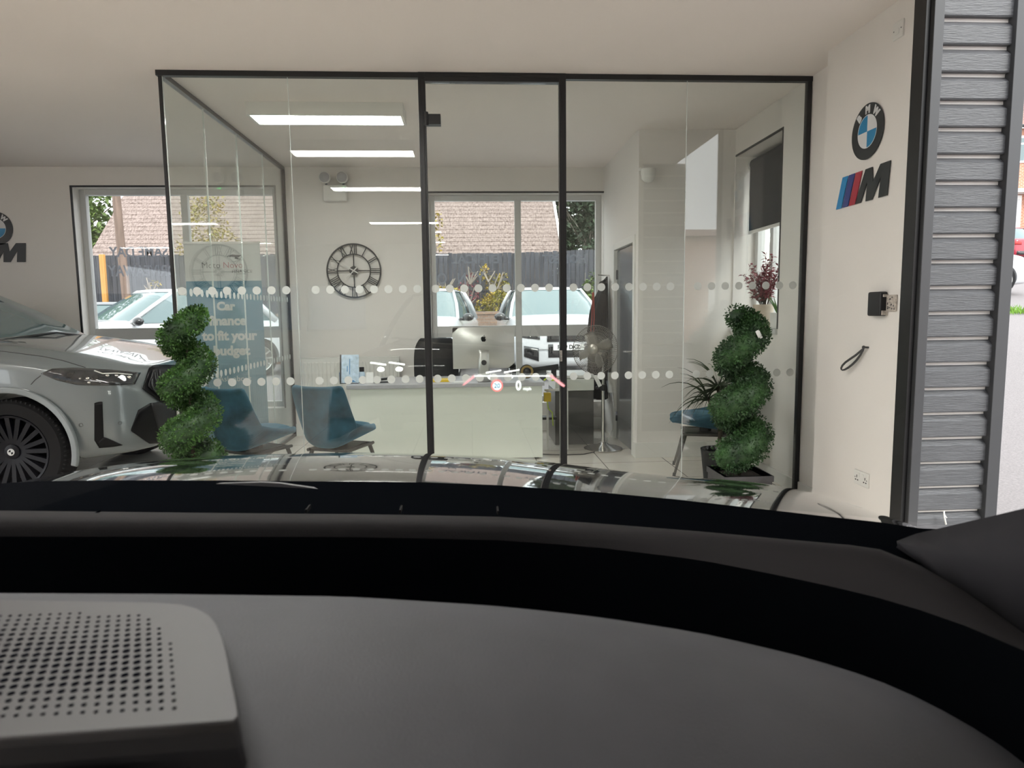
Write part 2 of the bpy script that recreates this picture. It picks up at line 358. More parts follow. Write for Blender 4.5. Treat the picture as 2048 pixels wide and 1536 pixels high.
def wall_grid(a, b, thick0, thick1, z0, z1, holes, axis='x'):
    """solid wall between a and b along one axis with rectangular holes (a0, a1, z0, z1)"""
    A = sorted({a, b, *[h[0] for h in holes], *[h[1] for h in holes]}); Z = sorted({z0, z1, *[h[2] for h in holes], *[h[3] for h in holes]})
    def solid(i, j):
        if not (0 <= i < len(A)-1 and 0 <= j < len(Z)-1): return False
        ca = (A[i]+A[i+1])/2; cz = (Z[j]+Z[j+1])/2
        return not any(h[0] < ca < h[1] and h[2] < cz < h[3] for h in holes)
    P = (lambda s, t, z: (s, t, z)) if axis == 'x' else (lambda s, t, z: (t, s, z))
    mb = MB()
    for i in range(len(A)-1):
        for j in range(len(Z)-1):
            if not solid(i, j): continue
            s0, s1, q0, q1 = A[i], A[i+1], Z[j], Z[j+1]; t0, t1 = thick0, thick1
            for t in (t0, t1): mb.add([P(s0, t, q0), P(s1, t, q0), P(s1, t, q1), P(s0, t, q1)], [(0, 1, 2, 3)])
            if not solid(i-1, j): mb.add([P(s0, t0, q0), P(s0, t1, q0), P(s0, t1, q1), P(s0, t0, q1)], [(0, 1, 2, 3)])
            if not solid(i+1, j): mb.add([P(s1, t0, q0), P(s1, t1, q0), P(s1, t1, q1), P(s1, t0, q1)], [(0, 1, 2, 3)])
            if not solid(i, j-1): mb.add([P(s0, t0, q0), P(s1, t0, q0), P(s1, t1, q0), P(s0, t1, q0)], [(0, 1, 2, 3)])
            if not solid(i, j+1): mb.add([P(s0, t0, q1), P(s1, t0, q1), P(s1, t1, q1), P(s0, t1, q1)], [(0, 1, 2, 3)])
    return mb
# ================================================================== the setting
D, H, XL, XR, B = 4.8165, 3.0325, -2.05, 2.457, 7.785
NX, NY, PX, PY0, CY = 1.56, 6.18, 2.3265, 4.357, 3.39
LW, RWY = -8.5, -6.5
struct('floor', MB().box((LW, RWY, -0.12), (2.80, B+.3, 0.0)), 'floor')
struct('ceiling', MB().box((LW, RWY, H), (2.345, CY, H+.25)).box((LW, CY, H), (2.80, B+.3, H+.25)), 'ceil', weld=False)
W1 = (-4.33, -2.155, 0.33, 2.815); W2 = (-0.45, 1.555, 0.33, 2.747); W3 = (5.24, 6.165, 1.235, 2.785)
struct('wall_back', wall_grid(LW, XR, B, B+.3, 0, H, [W1, W2]), 'wall')
struct('wall_right', wall_grid(PY0, B, XR, XR+.34, 0, H, [W3], 'y'), 'wall')
nib = wall_grid(NY+.12, B, NX, NX+.12, 0, H, [(6.33, 7.17, 0.0, 2.045)], 'y')
nib.box((NX, NY, 0), (XR, NY+.12, H))
struct('wall_inner', nib, 'wall', weld=False)
pier = MB(); pier.box((PX, CY+.03, 0), (2.80, PY0, H)); struct('wall_pier', pier, 'wall')
struct('wall_left', wall_grid(RWY, B+.3, LW-.3, LW, 0, H, [(-5.0, -1.4, .3, 2.7), (-.6, 3.0, .3, 2.7)], 'y'), 'wall')  # unseen window openings, added to let daylight onto the grey car
rear = wall_grid(LW, 2.345, RWY-.3, RWY, 0, H, [(-6.75, -3.98, 1.0, 2.12), (-3.86, -2.45, 1.0, 2.12)])
struct('wall_rear', rear, 'wall')
struct('wall_side', MB().box((1.95, .75, 0), (2.45, 2.05, H)).box((2.345, RWY, 0), (2.45, .75, H)), 'wall', weld=False)
# skirting boards
sk = lambda a, b: MB().box(a, b)
struct('baseboard_back', sk((LW, B-.018, 0), (W1[0], B, .14)).box((W1[1], B-.018, 0), (W2[0], B, .14)).box((W1[0], B-.018, 0), (W1[1], B, .14)).box((W2[0], B-.018, 0), (NX, B, .14)), 'white', weld=False)
struct('baseboard_inner', sk((NX-.018, NY-.018, 0), (XR, NY, .145)).box((NX-.018, NY-.018, 0), (NX, 6.27, .145)), 'white', bevel=.003)
struct('baseboard_right', sk((XR-.018, PY0, 0), (XR, D-.03, .10)).box((XR-.018, D+.03, 0), (XR, NY-.02, .10)), 'white', bevel=.003)
struct('baseboard_pier', sk((PX-.016, CY+.10, 0), (PX, PY0, .10)), 'white', bevel=.003)

# ---- windows of the back wall (outer frame, mullion, transom, panes, black corner bead round the reveal)
def back_window(n, w, mull, tz, bead):
    x0, x1, z0, z1 = w; y = B+.14; fw = .062
    f = MB().box((x0, y, z0), (x0+fw, y+.07, z1)).box((x1-fw, y, z0), (x1, y+.07, z1)).box((x0+fw, y, z1-fw), (x1-fw, y+.07, z1)).box((x0+fw, y, z0), (x1-fw, y+.07, z0+fw))
    root = struct('window_%d' % n, f, 'upvc', weld=False, bevel=.004)
    struct('mullion', MB().box((mull-.037, y+.002, z0+fw), (mull+.037, y+.068, z1-fw)), 'upvc', root, bevel=.004)
    tr = MB().box((x0+fw, y+.001, tz-.066), (mull-.037, y+.069, tz+.066)).box((mull+.037, y+.001, tz-.066), (x1-fw, y+.069, tz+.066))
    struct('transom', tr, 'upvc', root, weld=False, bevel=.004)
    for (a, b) in ((x0+fw, mull-.037), (mull+.037, x1-fw)):
        for (c, d) in ((z0+fw, tz-.066), (tz+.066, z1-fw)):
            struct('pane', MB().box((a, y+.03, c), (b, y+.036, d)), 'wglass', root)
    bd = MB(); t = .018
    bd.box((x0-t, B-.006, z1), (x1+t, B+.01, z1+t))
    if bead: bd.box((x0-t, B-.006, z0), (x0, B+.01, z1)).box((x1, B-.006, z0), (x1+t, B+.01, z1))
    struct('corner_bead', bd, 'black', root, weld=False)
    return root, y
win1, wy = back_window(1, W1, -3.20, 1.20, True)
win2, wy = back_window(2, W2, 0.575, 1.175, False)
def win_text(root, s, u0, u1, v0, v1):
    """lettering on the outside of the pane: read from outside, so mirrored from the room"""
    a = ay(u1, v1, wy+.04); b = ay(u0, v0, wy+.04)
    mb = MB(); sz = (b.z-a.z)/.70
    write(mb, s, sz, Matrix(), .001, 'LEFT', bold=.004)
    w = max(v[0] for v in mb.v)-min(v[0] for v in mb.v); k = abs(a.x-b.x)/w; m0 = min(v[0] for v in mb.v)
    mb.v = [(a.x-(x-m0)*k, wy+.040+z, a.z+y) for x, y, z in mb.v]
    obj('lettering', mb, 'etch', root, label='pale vinyl letters reading %s, seen mirrored' % s)
win_text(win1, 'SAME DAY', 217, 336, 494, 513)
win_text(win1, 'DRIVEAWAY', 215, 352, 531, 551)
win_text(win2, 'ETHICAL', 903, 998, 509, 526)
win_text(win2, 'Y   N   O', 874, 969, 546, 567)
win_text(win2, 'HONEST', 1084, 1172, 509, 526)

# ---- window in the right-hand wall, with its sill
y0, y1, z0, z1 = W3; x = XR+.20; fw = .06
f = MB().box((x, y0, z0), (x+.07, y0+fw, z1)).box((x, y1-fw, z0), (x+.07, y1, z1)).box((x, y0+fw, z1-fw), (x+.07, y1-fw, z1)).box((x, y0+fw, z0), (x+.07, y1-fw, z0+fw))
win3 = struct('window_3', f, 'upvc', weld=False, bevel=.004)
struct('mullion', MB().box((x+.002, 5.80, z0+fw), (x+.068, 5.86, z1-fw)), 'upvc', win3, bevel=.004)
struct('pane', MB().box((x+.03, y0+fw, z0+fw), (x+.036, 5.80, z1-fw)), 'wglass', win3)
struct('pane', MB().box((x+.03, 5.86, z0+fw), (x+.036, y1-fw, z1-fw)), 'wglass', win3)
struct('window_sill', MB().box((XR-.02, y0-.01, z0-.045), (XR+.20, y1, z0)), 'upvc', win3, bevel=.006)
struct('corner_bead', MB().box((XR-.004, y0-.016, z1), (XR+.008, y1, z1+.016)).box((XR-.004, y0-.016, z0), (XR+.008, y0, z1)), 'black', win3, weld=False)

# ---- dark door in the side of the inner wall
dl = MB().box((NX+.02, 6.345, .01), (NX+.06, 7.155, 2.03)); door2 = struct('door_2', dl, 'door', bevel=.003)
fr = MB()
for a, b in (((NX-.016, 6.27, 0), (NX+.10, 6.335, 2.105)), ((NX-.016, 7.165, 0), (NX+.10, 7.23, 2.105)), ((NX-.016, 6.335, 2.04), (NX+.10, 7.165, 2.105))): fr.box(a, b)
struct('door_frame', fr, 'white', door2, weld=False, bevel=.005)
hd = MB().cyl((NX+.02, 6.42, 1.0), (NX-.045, 6.42, 1.0), .009, n=12).tube([(NX-.045, 6.42, 1.0), (NX-.05, 6.45, 1.0), (NX-.05, 6.53, .995)], .009, 10).box((NX+.013, 6.40, .93), (NX+.02, 6.44, 1.07))
struct('door_handle', hd, 'chrome', door2, smooth='auto')
hg = MB()
for z in (1.78, .25): hg.box((NX+.01, 7.148, z-.05), (NX+.022, 7.166, z+.05))
struct('hinge', hg, 'steel', door2)

# ---- dark clad end of the pier, with its edge trims
def cladding(name, x0, x1, yf, sgn, ztop):
    mb = MB(); p = .1345; k = 0; z = ztop
    while z > .02:
        zb = max(z-p, 0.0)
        prof = [(.038, z-.004), (.038, zb), (.004, zb), (0.0, zb+.006), (0.0, zb+.089), (.029, z-.018), (.034, z-.013)]
        prof = [(a, max(b, 0)) for a, b in prof]
        vs = [(x0, yf+sgn*a, b) for a, b in prof]+[(x1, yf+sgn*a, b) for a, b in prof]; n = len(prof)
        mb.add(vs, [tuple(range(n)), tuple(range(2*n-1, n-1, -1))]+[(i, i+n, (i+1) % n+n, (i+1) % n) for i in range(n)])
        z = zb
    return mb
cl = struct('wall_cladding', cladding('clad', 2.385, 2.775, CY, 1, H-.035+.07+.050), 'clad', weld=False)
struct('trim_1', MB().box((PX-.014, CY+.005, 0), (PX+.012, CY+.10, H)), 'black', weld=False, bevel=.002)
struct('trim_2', MB().box((PX+.012, CY-.022, 0), (2.392, CY+.034, H)), 'anthra', bevel=.003)
struct('trim_3', MB().box((2.768, CY-.026, 0), (2.835, CY+.05, H+.2)), 'anthra', bevel=.003)
struct('wall_cladding.001', cladding('clad', 1.97, 2.44, 2.085, -1, H), 'clad', weld=False)

# ---- ground outside
struct('ground', MB().box((-60, B+.3, -.14), (60, 60, -.02)).box((-60, -40, -.14), (LW-.3, B+.3, -.02)).box((LW-.3, -40, -.14), (2.80, RWY-.3, -.02)), 'asphalt', weld=False)

# ---- glass partition of the office: black head rail and posts, butt-jointed panes
gp = thing('glass_partition', 'floor-to-ceiling frameless glass partition with black head rail enclosing the office', 'partition', (XL, D, 0))
dx0, dx1 = -.303, .668               # door opening centre lines
def wp(name, mb, m, parent=gp, **k): return obj(name, mb, m, parent, world=True, **k)
g = .006
fx = [XL+.015, ay(581, 300, D).x, dx0-.024]; fx2 = [dx1+.024, ay(1372, 300, D).x, XR-.035]
panes = [(fx[0], fx[1]), (fx[1], fx[2]), (fx2[0], fx2[1]), (fx2[1], fx2[2])]
DOTR, PITCH = .0285, .1013
def dots_x(a, b, skip0):
    mb = MB(); n0 = math.ceil((a+.03-skip0)/PITCH); k = n0
    while skip0+k*PITCH < b-.03:
        for z in (1.566, .925):
            mb.prism([(DOTR*math.cos(2*PI*q/28), DOTR*math.sin(2*PI*q/28)) for q in range(28)], .0006, frame((skip0+k*PITCH, D-g-.0004, z), (1, 0, 0), (0, 0, 1)))
        k += 1
    return mb
for a, b in panes:
    p = wp('pane', MB().box((a+.002, D-g, .012), (b-.002, D+g, H-.034)), 'glass')
    obj('frosted_dots', dots_x(a, b, -1.991), 'dot', p, weld=False, label='two rows of frosted safety dots')
    wp('glass_edge', MB().box((a+.0005, D-g, .012), (a+.0022, D+g, H-.034)), 'edge')
sy = [D+.02, at(410, 300, 0, XL).y, at(476, 350, 0, XL).y, at(526, 350, 0, XL).y, B-.01]
for a, b in zip(sy[:-1], sy[1:]):
    p = wp('pane', MB().box((XL-g, a+.002, .012), (XL+g, b-.002, H-.034)), 'glass')
    mb = MB(); k = 0
    y = a+.05
    while y < b-.03:
        for z in (1.566, .925): mb.prism([(DOTR*math.cos(2*PI*q/28), DOTR*math.sin(2*PI*q/28)) for q in range(28)], .0006, frame((XL+g+.0004, y, z), (0, 1, 0), (0, 0, 1)))
        y += PITCH
    obj('frosted_dots', mb, 'dot', p, weld=False, label='two rows of frosted safety dots')
    if a > D+.1: wp('glass_edge', MB().box((XL-g, a-.0015, .012), (XL+g, a+.0015, H-.034)), 'edge')
wp('head_rail', MB().box((XL-.02, D-.022, H-.036), (dx0-.024, D+.022, H)), 'black', bevel=.002)
wp('head_rail', MB().box((dx1+.024, D-.022, H-.036), (XR, D+.022, H)), 'black', bevel=.002)
wp('side_rail', MB().box((XL-.02, D+.022, H-.036), (XL+.02, B, H)), 'steel', bevel=.002)
wp('floor_channel', MB().box((XL-.016, D+.02, 0), (XL+.016, B, .03)).box((XL, D-.016, 0), (dx0-.03, D+.016, .014)).box((dx1+.03, D-.016, 0), (XR-.03, D+.016, .014)), 'leg', weld=False)
wp('corner_post', MB().box((XL-.008, D-.012, 0), (XL+.012, D+.012, H-.036)), 'black')
wp('wall_post', MB().box((XR-.035, D-.022, .03), (XR-.004, D+.022, H-.036)), 'black', bevel=.002)
wp('wall_post', MB().box((XL-.02, B-.03, 0), (XL+.02, B, H-.036)), 'black', bevel=.002)
# ---- glass door in its black frame
dfm = MB()
for xx in (dx0, dx1): dfm.box((xx-.024, D-.030, 0), (xx+.024, D+.030, H-.001)).box((xx-.010, D-.036, 0), (xx+.012, D-.029, H-.05))
dfm.box((dx0+.024, D-.030, H-.060), (dx1-.024, D+.030, H-.001)).box((dx0+.012, D-.036, H-.032), (dx1-.012, D-.029, H-.02))
door1 = struct('door_1', dfm, 'black', weld=False, bevel=.002)
dg = struct('door_glass', MB().box((dx0+.027, D-.006, .010), (dx1-.027, D+.006, H-.064)), 'glass', door1)
obj('frosted_dots', dots_x(dx0+.03, dx1-.03, -1.991+.027), 'dot', dg, weld=False)
hz = ay(865, 241, D)
struct('hinge', MB().box((dx0+.012, D-.040, hz.z-.034), (dx0+.125, D+.03, hz.z+.034)).cyl((dx0+.026, D-.04, hz.z-.045), (dx0+.026, D-.04, hz.z+.045), .016), 'black', door1, weld=False, bevel=.003)
hz = ay(1121, 711, D)
struct('door_latch', MB().box((dx1-.030, D-.048, hz.z-.040), (dx1-.012, D-.030, hz.z+.040)).cyl((dx1-.021, D-.06, hz.z), (dx1-.021, D-.03, hz.z), .007), 'chrome', door1, weld=False, bevel=.003)

# ---- ceiling light panels
def ceiling_light(cx, cyy, label, w=1.2, d=.29):
    t = thing('ceiling_light', label, 'ceiling light', (cx, cyy, H), 0, 'surface-mounted ceiling light panels')
    z = -.10; k = .022
    fr = MB().box((-w/2, -d/2, z), (-w/2+k, d/2, 0)).box((w/2-k, -d/2, z), (w/2, d/2, 0)).box((-w/2+k, -d/2, z), (w/2-k, -d/2+k, 0)).box((-w/2+k, d/2-k, z), (w/2-k, d/2, 0))
    obj('light_housing', fr, 'white', t, weld=False)
    obj('light_diffuser', MB().box((-w/2+k, -d/2+k, z+.004), (w/2-k, d/2-k, z+.014)), 'lamp', t)
    return t
L0 = ceiling_light(-1.095, 5.60, 'white surface-mounted ceiling light panel inside the glass office')
nth = {2.90: 'above the bonnet of the parked black car', 1.04: 'above the driver seat', -2.1: 'behind the parked black car'}
for yy, s in nth.items(): dup(L0, (-1.095, yy, H), 0, 'white ceiling light panel in the middle row '+s)
nth = {1.04: 'level with the driver seat', -2.1: 'behind the driver seat'}
for yy, s in nth.items(): dup(L0, (-4.8, yy, H), 0, 'white ceiling light panel in the far row '+s)
dup(L0, (-7.2, .2, H), 0, 'added ceiling light panel, out of view, nearest the far side windows')  # extra panel, added out of view to keep the room bright

M['tint'] = glass_mat('tinted_window_glass', (.40, .41, .42), 0.035)
for n, a, b in ((4, -6.75, -3.98), (5, -3.86, -2.45)):
    y = RWY-.12; z0, z1 = 1.0, 2.12; f = MB().box((a, y-.06, z0), (a+.05, y, z1)).box((b-.05, y-.06, z0), (b, y, z1)).box((a+.05, y-.06, z0), (b-.05, y, z0+.05)).box((a+.05, y-.06, z1-.05), (b-.05, y, z1))
    wr = struct('window_%d' % n, f, 'upvc', weld=False); struct('pane', MB().box((a+.05, y-.035, z0+.05), (b-.05, y-.029, z1-.05)), 'tint', wr)
# ================================================================== things on walls
def roundel(name, label, Mx, r):
    t = thing(name, label, 'sign', Mx.translation)
    w = lambda n, mb, m, lab=None: obj(n, mb, m, t, world=True, label=lab, weld=False)
    w('ring', MB().ring(r*.60, r, .004, Mx, 64), 'decal_k', 'black outer ring')
    w('rim_line', MB().ring(r*.575, r*.60, .0045, Mx, 64), 'decal_w')
    for k in range(4):
        poly = [(0, 0)]+[(r*.575*math.cos(PI/2*k+PI/2*i/14), r*.575*math.sin(PI/2*k+PI/2*i/14)) for i in range(15)]
        w('quadrant', MB().prism(poly, .004, Mx), 'decal_lb' if k in (1, 3) else 'decal_w', 'light blue quarter' if k in (1, 3) else 'pale grey quarter')
    for s, a in (('B', 42), ('M', 0), ('W', -42)):
        R = Matrix.Rotation(math.radians(a), 4, 'Z'); mb = MB()
        write(mb, s, r*.36, Mx @ R @ Matrix.Translation((0, r*.665, .004)), .002, 'CENTER', bold=.004)
        w('lettering', mb, 'decal_w', 'pale letter '+s)
    return t
def stripes_m(name, label, Mx, w, h):
    """three slanted bars and a heavy slanted letter, origin at the lower left corner"""
    t = thing(name, label, 'sign', Mx.translation)
    sl = .34*h/w*w
    P = lambda x0, x1: [(x0*w, 0), (x1*w, 0), (x1*w+sl, h), (x0*w+sl, h)]
    for (a, b, m, l) in ((0, .115, 'decal_b', 'blue slanted bar'), (.140, .262, 'decal_n', 'navy slanted bar'), (.287, .415, 'decal_r', 'red slanted bar')):
        obj('slanted_bar', MB().prism(P(a, b), .004, Mx), m, t, world=True, label=l)
    L = [(.44, 0), (.645, 1), (.80, 1), (.800, .50), (.985, 1), (1.155, 1), (1.07+.085, 0), (.955, 0), (.985, .62), (.83, .02), (.69, .02), (.70, .62), (.58, 0)]
    L = [(.43, 0), (.43+.36*.56, 1), (.775, 1), (.80, .55), (.94, 1), (1.135, 1), (1.10, 0), (.925, 0), (.955, .60), (.80, .0), (.66, .0), (.68, .58), (.555, 0)]
    obj('letter', MB().prism([(x*w*.93+.02*w, y*h) for x, y in L], .004, Mx), 'decal_k', t, world=True, label='heavy black slanted letter M')
    return t
c = ax(1737, 263, PX)
roundel('roundel_sign', 'round blue and white emblem sticker on the white pier beside the dark cladding', frame((PX-.0045, c.y, c.z), (0, -1, 0), (0, 0, 1)), .157)
a = ax(1676, 419, PX)
stripes_m('striped_letter_sign', 'blue navy and red bars with black M on the white pier', frame((PX-.0045, a.y+.01, a.z), (0, -1, 0), (0, 0, 1)), .50, .185)
c = ay(-8, 457, B)
roundel('roundel_sign', 'round blue and white emblem on the back wall above the grey car, cut off', frame((c.x, B-.0045, c.z), (1, 0, 0), (0, 0, 1)), .182)
a = ay(57, 524, B)
stripes_m('striped_letter_sign', 'red bar and black M on the back wall above the grey car, cut off', frame((a.x-.62, B-.0045, a.z), (1, 0, 0), (0, 0, 1)), .57, .205)

def plate_on_pier(u, v, w, h, name, label, cat, kind):
    c = ax(u, v, PX); t = thing(name, label, cat, (PX, c.y, c.z))
    Mx = frame((PX, c.y, c.z), (0, -1, 0), (0, 0, 1))
    obj('face_plate', MB().mbox(Mx, (-w/2, -h/2, 0), (w/2, h/2, .011)), 'white', t, world=True, bevel=.003)
    if kind == 'double':
        for s in (-1, 1):
            obj('rocker_switch', MB().mbox(Mx, (s*.018-.010, .008, .0105), (s*.018+.010, .030, .015)), 'white', t, world=True, bevel=.001)
            pin = MB()
            for (px, py, pw, ph) in ((s*.042, .006, .0035, .008), (s*.042-.011, -.016, .006, .0035), (s*.042+.011, -.016, .006, .0035)): pin.mbox(Mx, (px-pw, py-ph, .0108), (px+pw, py+ph, .0114))
            obj('socket_slots', pin, 'dark', t, world=True)
        for q in (-.059, .059): obj('screw', MB().mbox(Mx, (q-.003, -.004, .011), (q+.003, .002, .012)), 'steel', t, world=True)
    else:
        obj('cable_outlet', MB().mbox(Mx, (-.016, -.022, .0105), (.016, .006, .015)), 'white', t, world=True, bevel=.001)
        for q in (-.031, .031): obj('screw', MB().mbox(Mx, (q-.003, -.002, .011), (q+.003, .004, .012)), 'steel', t, world=True)
plate_on_pier(1799, 60, .088, .088, 'fused_spur_plate', 'small square white electrical plate high on the white pier', 'electrical plate', 'single')
plate_on_pier(1725, 957, .146, .086, 'wall_socket', 'white double wall socket low on the white pier', 'socket', 'double')
c = ax(1762, 607, PX); t = thing('key_box', 'black box hinged open on the white pier above a hanging strap', 'box', (PX, c.y, c.z))
Mx = frame((PX, c.y, c.z), (0, -1, 0), (0, 0, 1))
hw = MB().mbox(Mx, (-.060, -.070, 0), (.062, .066, .045)); obj('box_cover', hw, 'dark', t, world=True, bevel=.010)
bp = MB().mbox(Mx, (.064, -.045, 0), (.150, .046, .012)); M['bplate'] = mat('aged_plaster_plate', (.50, .45, .40), .8, noise=(60, .35))
obj('back_plate', bp, 'bplate', t, world=True, bevel=.004, label='bare pale back plate with broken holes')
dt = MB()
for i in range(14): px, py = random.uniform(.075, .14), random.uniform(-.035, .036); dt.mbox(Mx, (px-.004, py-.004, .0118), (px+.004, py+.004, .0126))
obj('screw_holes', dt, 'steel', t, world=True)
obj('catch', MB().mbox(Mx, (.050, -.065, .005), (.072, -.040, .035)), 'bplate', t, world=True)
obj('catch', MB().mbox(Mx, (.052, .036, .005), (.070, .05, .03)), 'bplate', t, world=True)
c = ax(1737, 695, PX); e = ax(1700, 740, PX); t = thing('strap_loop', 'dark looped strap hanging from a hook on the white pier', 'strap', (PX, c.y, c.z))
obj('hook', MB().cyl((PX, c.y, c.z), (PX-.03, c.y, c.z+.002), .006).ball((PX-.03, c.y, c.z+.002), .010), 'steel', t, world=True, smooth=True)
st = [(PX-.024, c.y, c.z+.004), (PX-.035, c.y+.06, c.z-.05), (PX-.05, e.y-.02, e.z+.05), (PX-.055, e.y+.012, e.z+.010), (PX-.045, e.y+.010, e.z-.006), (PX-.032, e.y-.03, e.z+.012), (PX-.022, c.y+.07, c.z-.08), (PX-.020, c.y+.012, c.z-.008)]
obj('strap', MB().tube(st, .0075, 8, closed=True), 'steel', t, world=True, smooth=True, sub=1)
c = ay(1887, 1033, CY-.03)
tag(obj('cable_tie', MB().tube([(c.x, c.y, c.z+.03), (c.x-.004, c.y-.012, c.z), (c.x+.006, c.y-.014, c.z-.04)], .0045, 6).tube([(c.x-.004, c.y-.004, c.z+.02), (c.x+.010, c.y-.012, c.z-.005)], .003, 6), 'paper', smooth=True), 'white cord end hanging on the dark cladding near its foot', 'cord')

# ---- skeleton wall clock with roman numerals
c = ay(709, 542, B); cr = .307; Mx = frame((c.x, B-.03, c.z), (1, 0, 0), (0, 0, 1))
t = thing('wall_clock', 'large black skeleton wall clock with roman numerals on the back wall', 'clock', c)
w = lambda n, mb, m, **k: obj(n, mb, m, t, world=True, weld=False, **k)
w('outer_ring', MB().ring(cr-.016, cr, .012, Mx, 72), 'black'); w('inner_ring', MB().ring(cr*.585, cr*.585+.012, .012, Mx, 60), 'black')
num = ['XII', 'I', 'II', 'III', 'IIII', 'V', 'VI', 'VII', 'VIII', 'IX', 'X', 'XI']; r0, r1 = cr*.60, cr*.965
for k, s in enumerate(num):
    A = Mx @ Matrix.Rotation(-2*PI*k/12, 4, 'Z'); mb = MB(); x = 0; st = []
    wd = {'I': .020, 'V': .046, 'X': .046}; tot = sum(wd[q] for q in s); x = -tot/2
    def bar(xa, ya, xb, yb, th=.0085):
        d = Vector((xb-xa, yb-ya)); n = Vector((-d.y, d.x)).normalized()*th/2
        mb.prism([(xa+n.x, ya+n.y), (xa-n.x, ya-n.y), (xb-n.x, yb-n.y), (xb+n.x, yb+n.y)], .010, A)
    for q in s:
        m = x+wd[q]/2
        if q == 'I': bar(m, r0, m, r1)
        elif q == 'V': bar(m-.017, r1, m, r0); bar(m+.017, r1, m, r0, .006)
        else: bar(m-.018, r0, m+.018, r1); bar(m+.018, r0, m-.018, r1, .006)
        x += wd[q]
    w('numeral', mb, 'black')
sp = MB()
for k in range(4):
    A = Mx @ Matrix.Rotation(PI/2*k, 4, 'Z'); sp.prism([(-.0055, .03), (.0055, .03), (.0055, cr*.60), (-.0055, cr*.60)], .010, A)
w('spokes', sp, 'black'); w('hub', MB().lathe([(0, 0), (.05, 0), (.05, .024), (0, .024)], 32, Mx), 'black')
def hand(deg, l, tl, wd, n):
    A = Mx @ Matrix.Rotation(math.radians(-deg), 4, 'Z') @ Matrix.Translation((0, 0, .026)); w(n, MB().prism([(-wd, -tl), (wd, -tl), (wd*.5, l), (-wd*.5, l)], .003, A), 'alu')
hand(300, .185, .06, .007, 'minute_hand'); hand(225, .12, .05, .007, 'hour_hand')

# ---- twin-lamp emergency light
c = ay(672, 383, B); t = thing('emergency_light', 'white emergency light box with twin spot lamps above the wall clock', 'emergency light', (c.x, B, c.z))
w = lambda n, mb, m, **k: obj(n, mb, m, t, world=True, **k)
w('box', MB().box((c.x-.13, B-.085, c.z-.115), (c.x+.13, B, c.z+.06)), 'white', bevel=.012)
for s in (-1, 1):
    x = c.x+s*.095; z = c.z+.135
    h = w('lamp_head', MB().lathe([(0, 0), (.045, 0), (.062, .05), (.064, .085), (.055, .09)], 24, frame((x, B-.05, z-.005), (1, 0, 0), (0, 0, 1))), 'white', smooth='auto')
    obj('lens', MB().lathe([(.055, .085), (.03, .095), (0, .098)], 24, frame((x, B-.05, z-.005), (1, 0, 0), (0, 0, 1))), 'deskgrey', h, smooth=True)
    w('bracket', MB().box((x-.012, B-.06, c.z+.058), (x+.012, B-.04, z-.03)), 'steel')
w('indicator', MB().ball((c.x+.10, B-.088, c.z+.02), .008, 10), mat('green_led', (.03, .7, .15), emit=3.0))

# ---- panel radiator under the clock
a = ay(607, 705, B); b = ay(800, 705, B); t = thing('radiator', 'white panel radiator on the back wall below the clock', 'radiator', ((a.x+b.x)/2, B, .2))
r = MB(); x0, x1, z0, z1 = a.x, b.x, .20, .90; y = B-.12
r.box((x0, y, z0), (x1, y+.012, z1)).box((x0, y+.055, z0), (x1, y+.067, z1))
n = 24
for i in range(n):
    xa = x0+.02+(x1-x0-.04)*i/n; d = (x1-x0-.04)/n
    r.hexa([(xa+.008, y-.008, z0+.05), (xa+d-.008, y-.008, z0+.05), (xa+d-.004, y, z0+.04), (xa+.004, y, z0+.04), (xa+.008, y-.008, z1-.05), (xa+d-.008, y-.008, z1-.05), (xa+d-.004, y, z1-.04), (xa+.004, y, z1-.04)])
obj('panel', r, 'white', t, world=True, weld=False)
obj('top_grille', MB().box((x0-.004, y-.002, z1), (x1+.004, y+.07, z1+.012)), 'white', t, world=True, bevel=.003)
for q in (x0+.15, x1-.19): obj('bracket', MB().box((q, y+.066, .4), (q+.04, B, .8)), 'white', t, world=True)
obj('valve', MB().cyl((x1+.035, y+.03, .02), (x1+.035, y+.03, .26), .012).cyl((x1-.005, y+.03, .25), (x1+.05, y+.03, .25), .011).cyl((x1+.035, y+.03, .26), (x1+.035, y+.03, .33), .02), 'chrome', t, world=True, weld=False)

# ---- ceiling sensor dome on the inner wall
c = ay(1293, 349, NY); t = thing('motion_sensor', 'small white dome sensor high on the inner wall', 'sensor', (c.x, NY, c.z))
obj('bracket', MB().box((c.x-.075, NY-.05, c.z+.03), (c.x+.075, NY, c.z+.055)), 'white', t, world=True, bevel=.006)
obj('dome', MB().lathe([(0, -.085), (.03, -.078), (.058, -.05), (.068, 0), (.066, .035), (0, .035)], 24, Matrix.Translation((c.x, NY-.06, c.z))), 'white', t, world=True, smooth='auto')

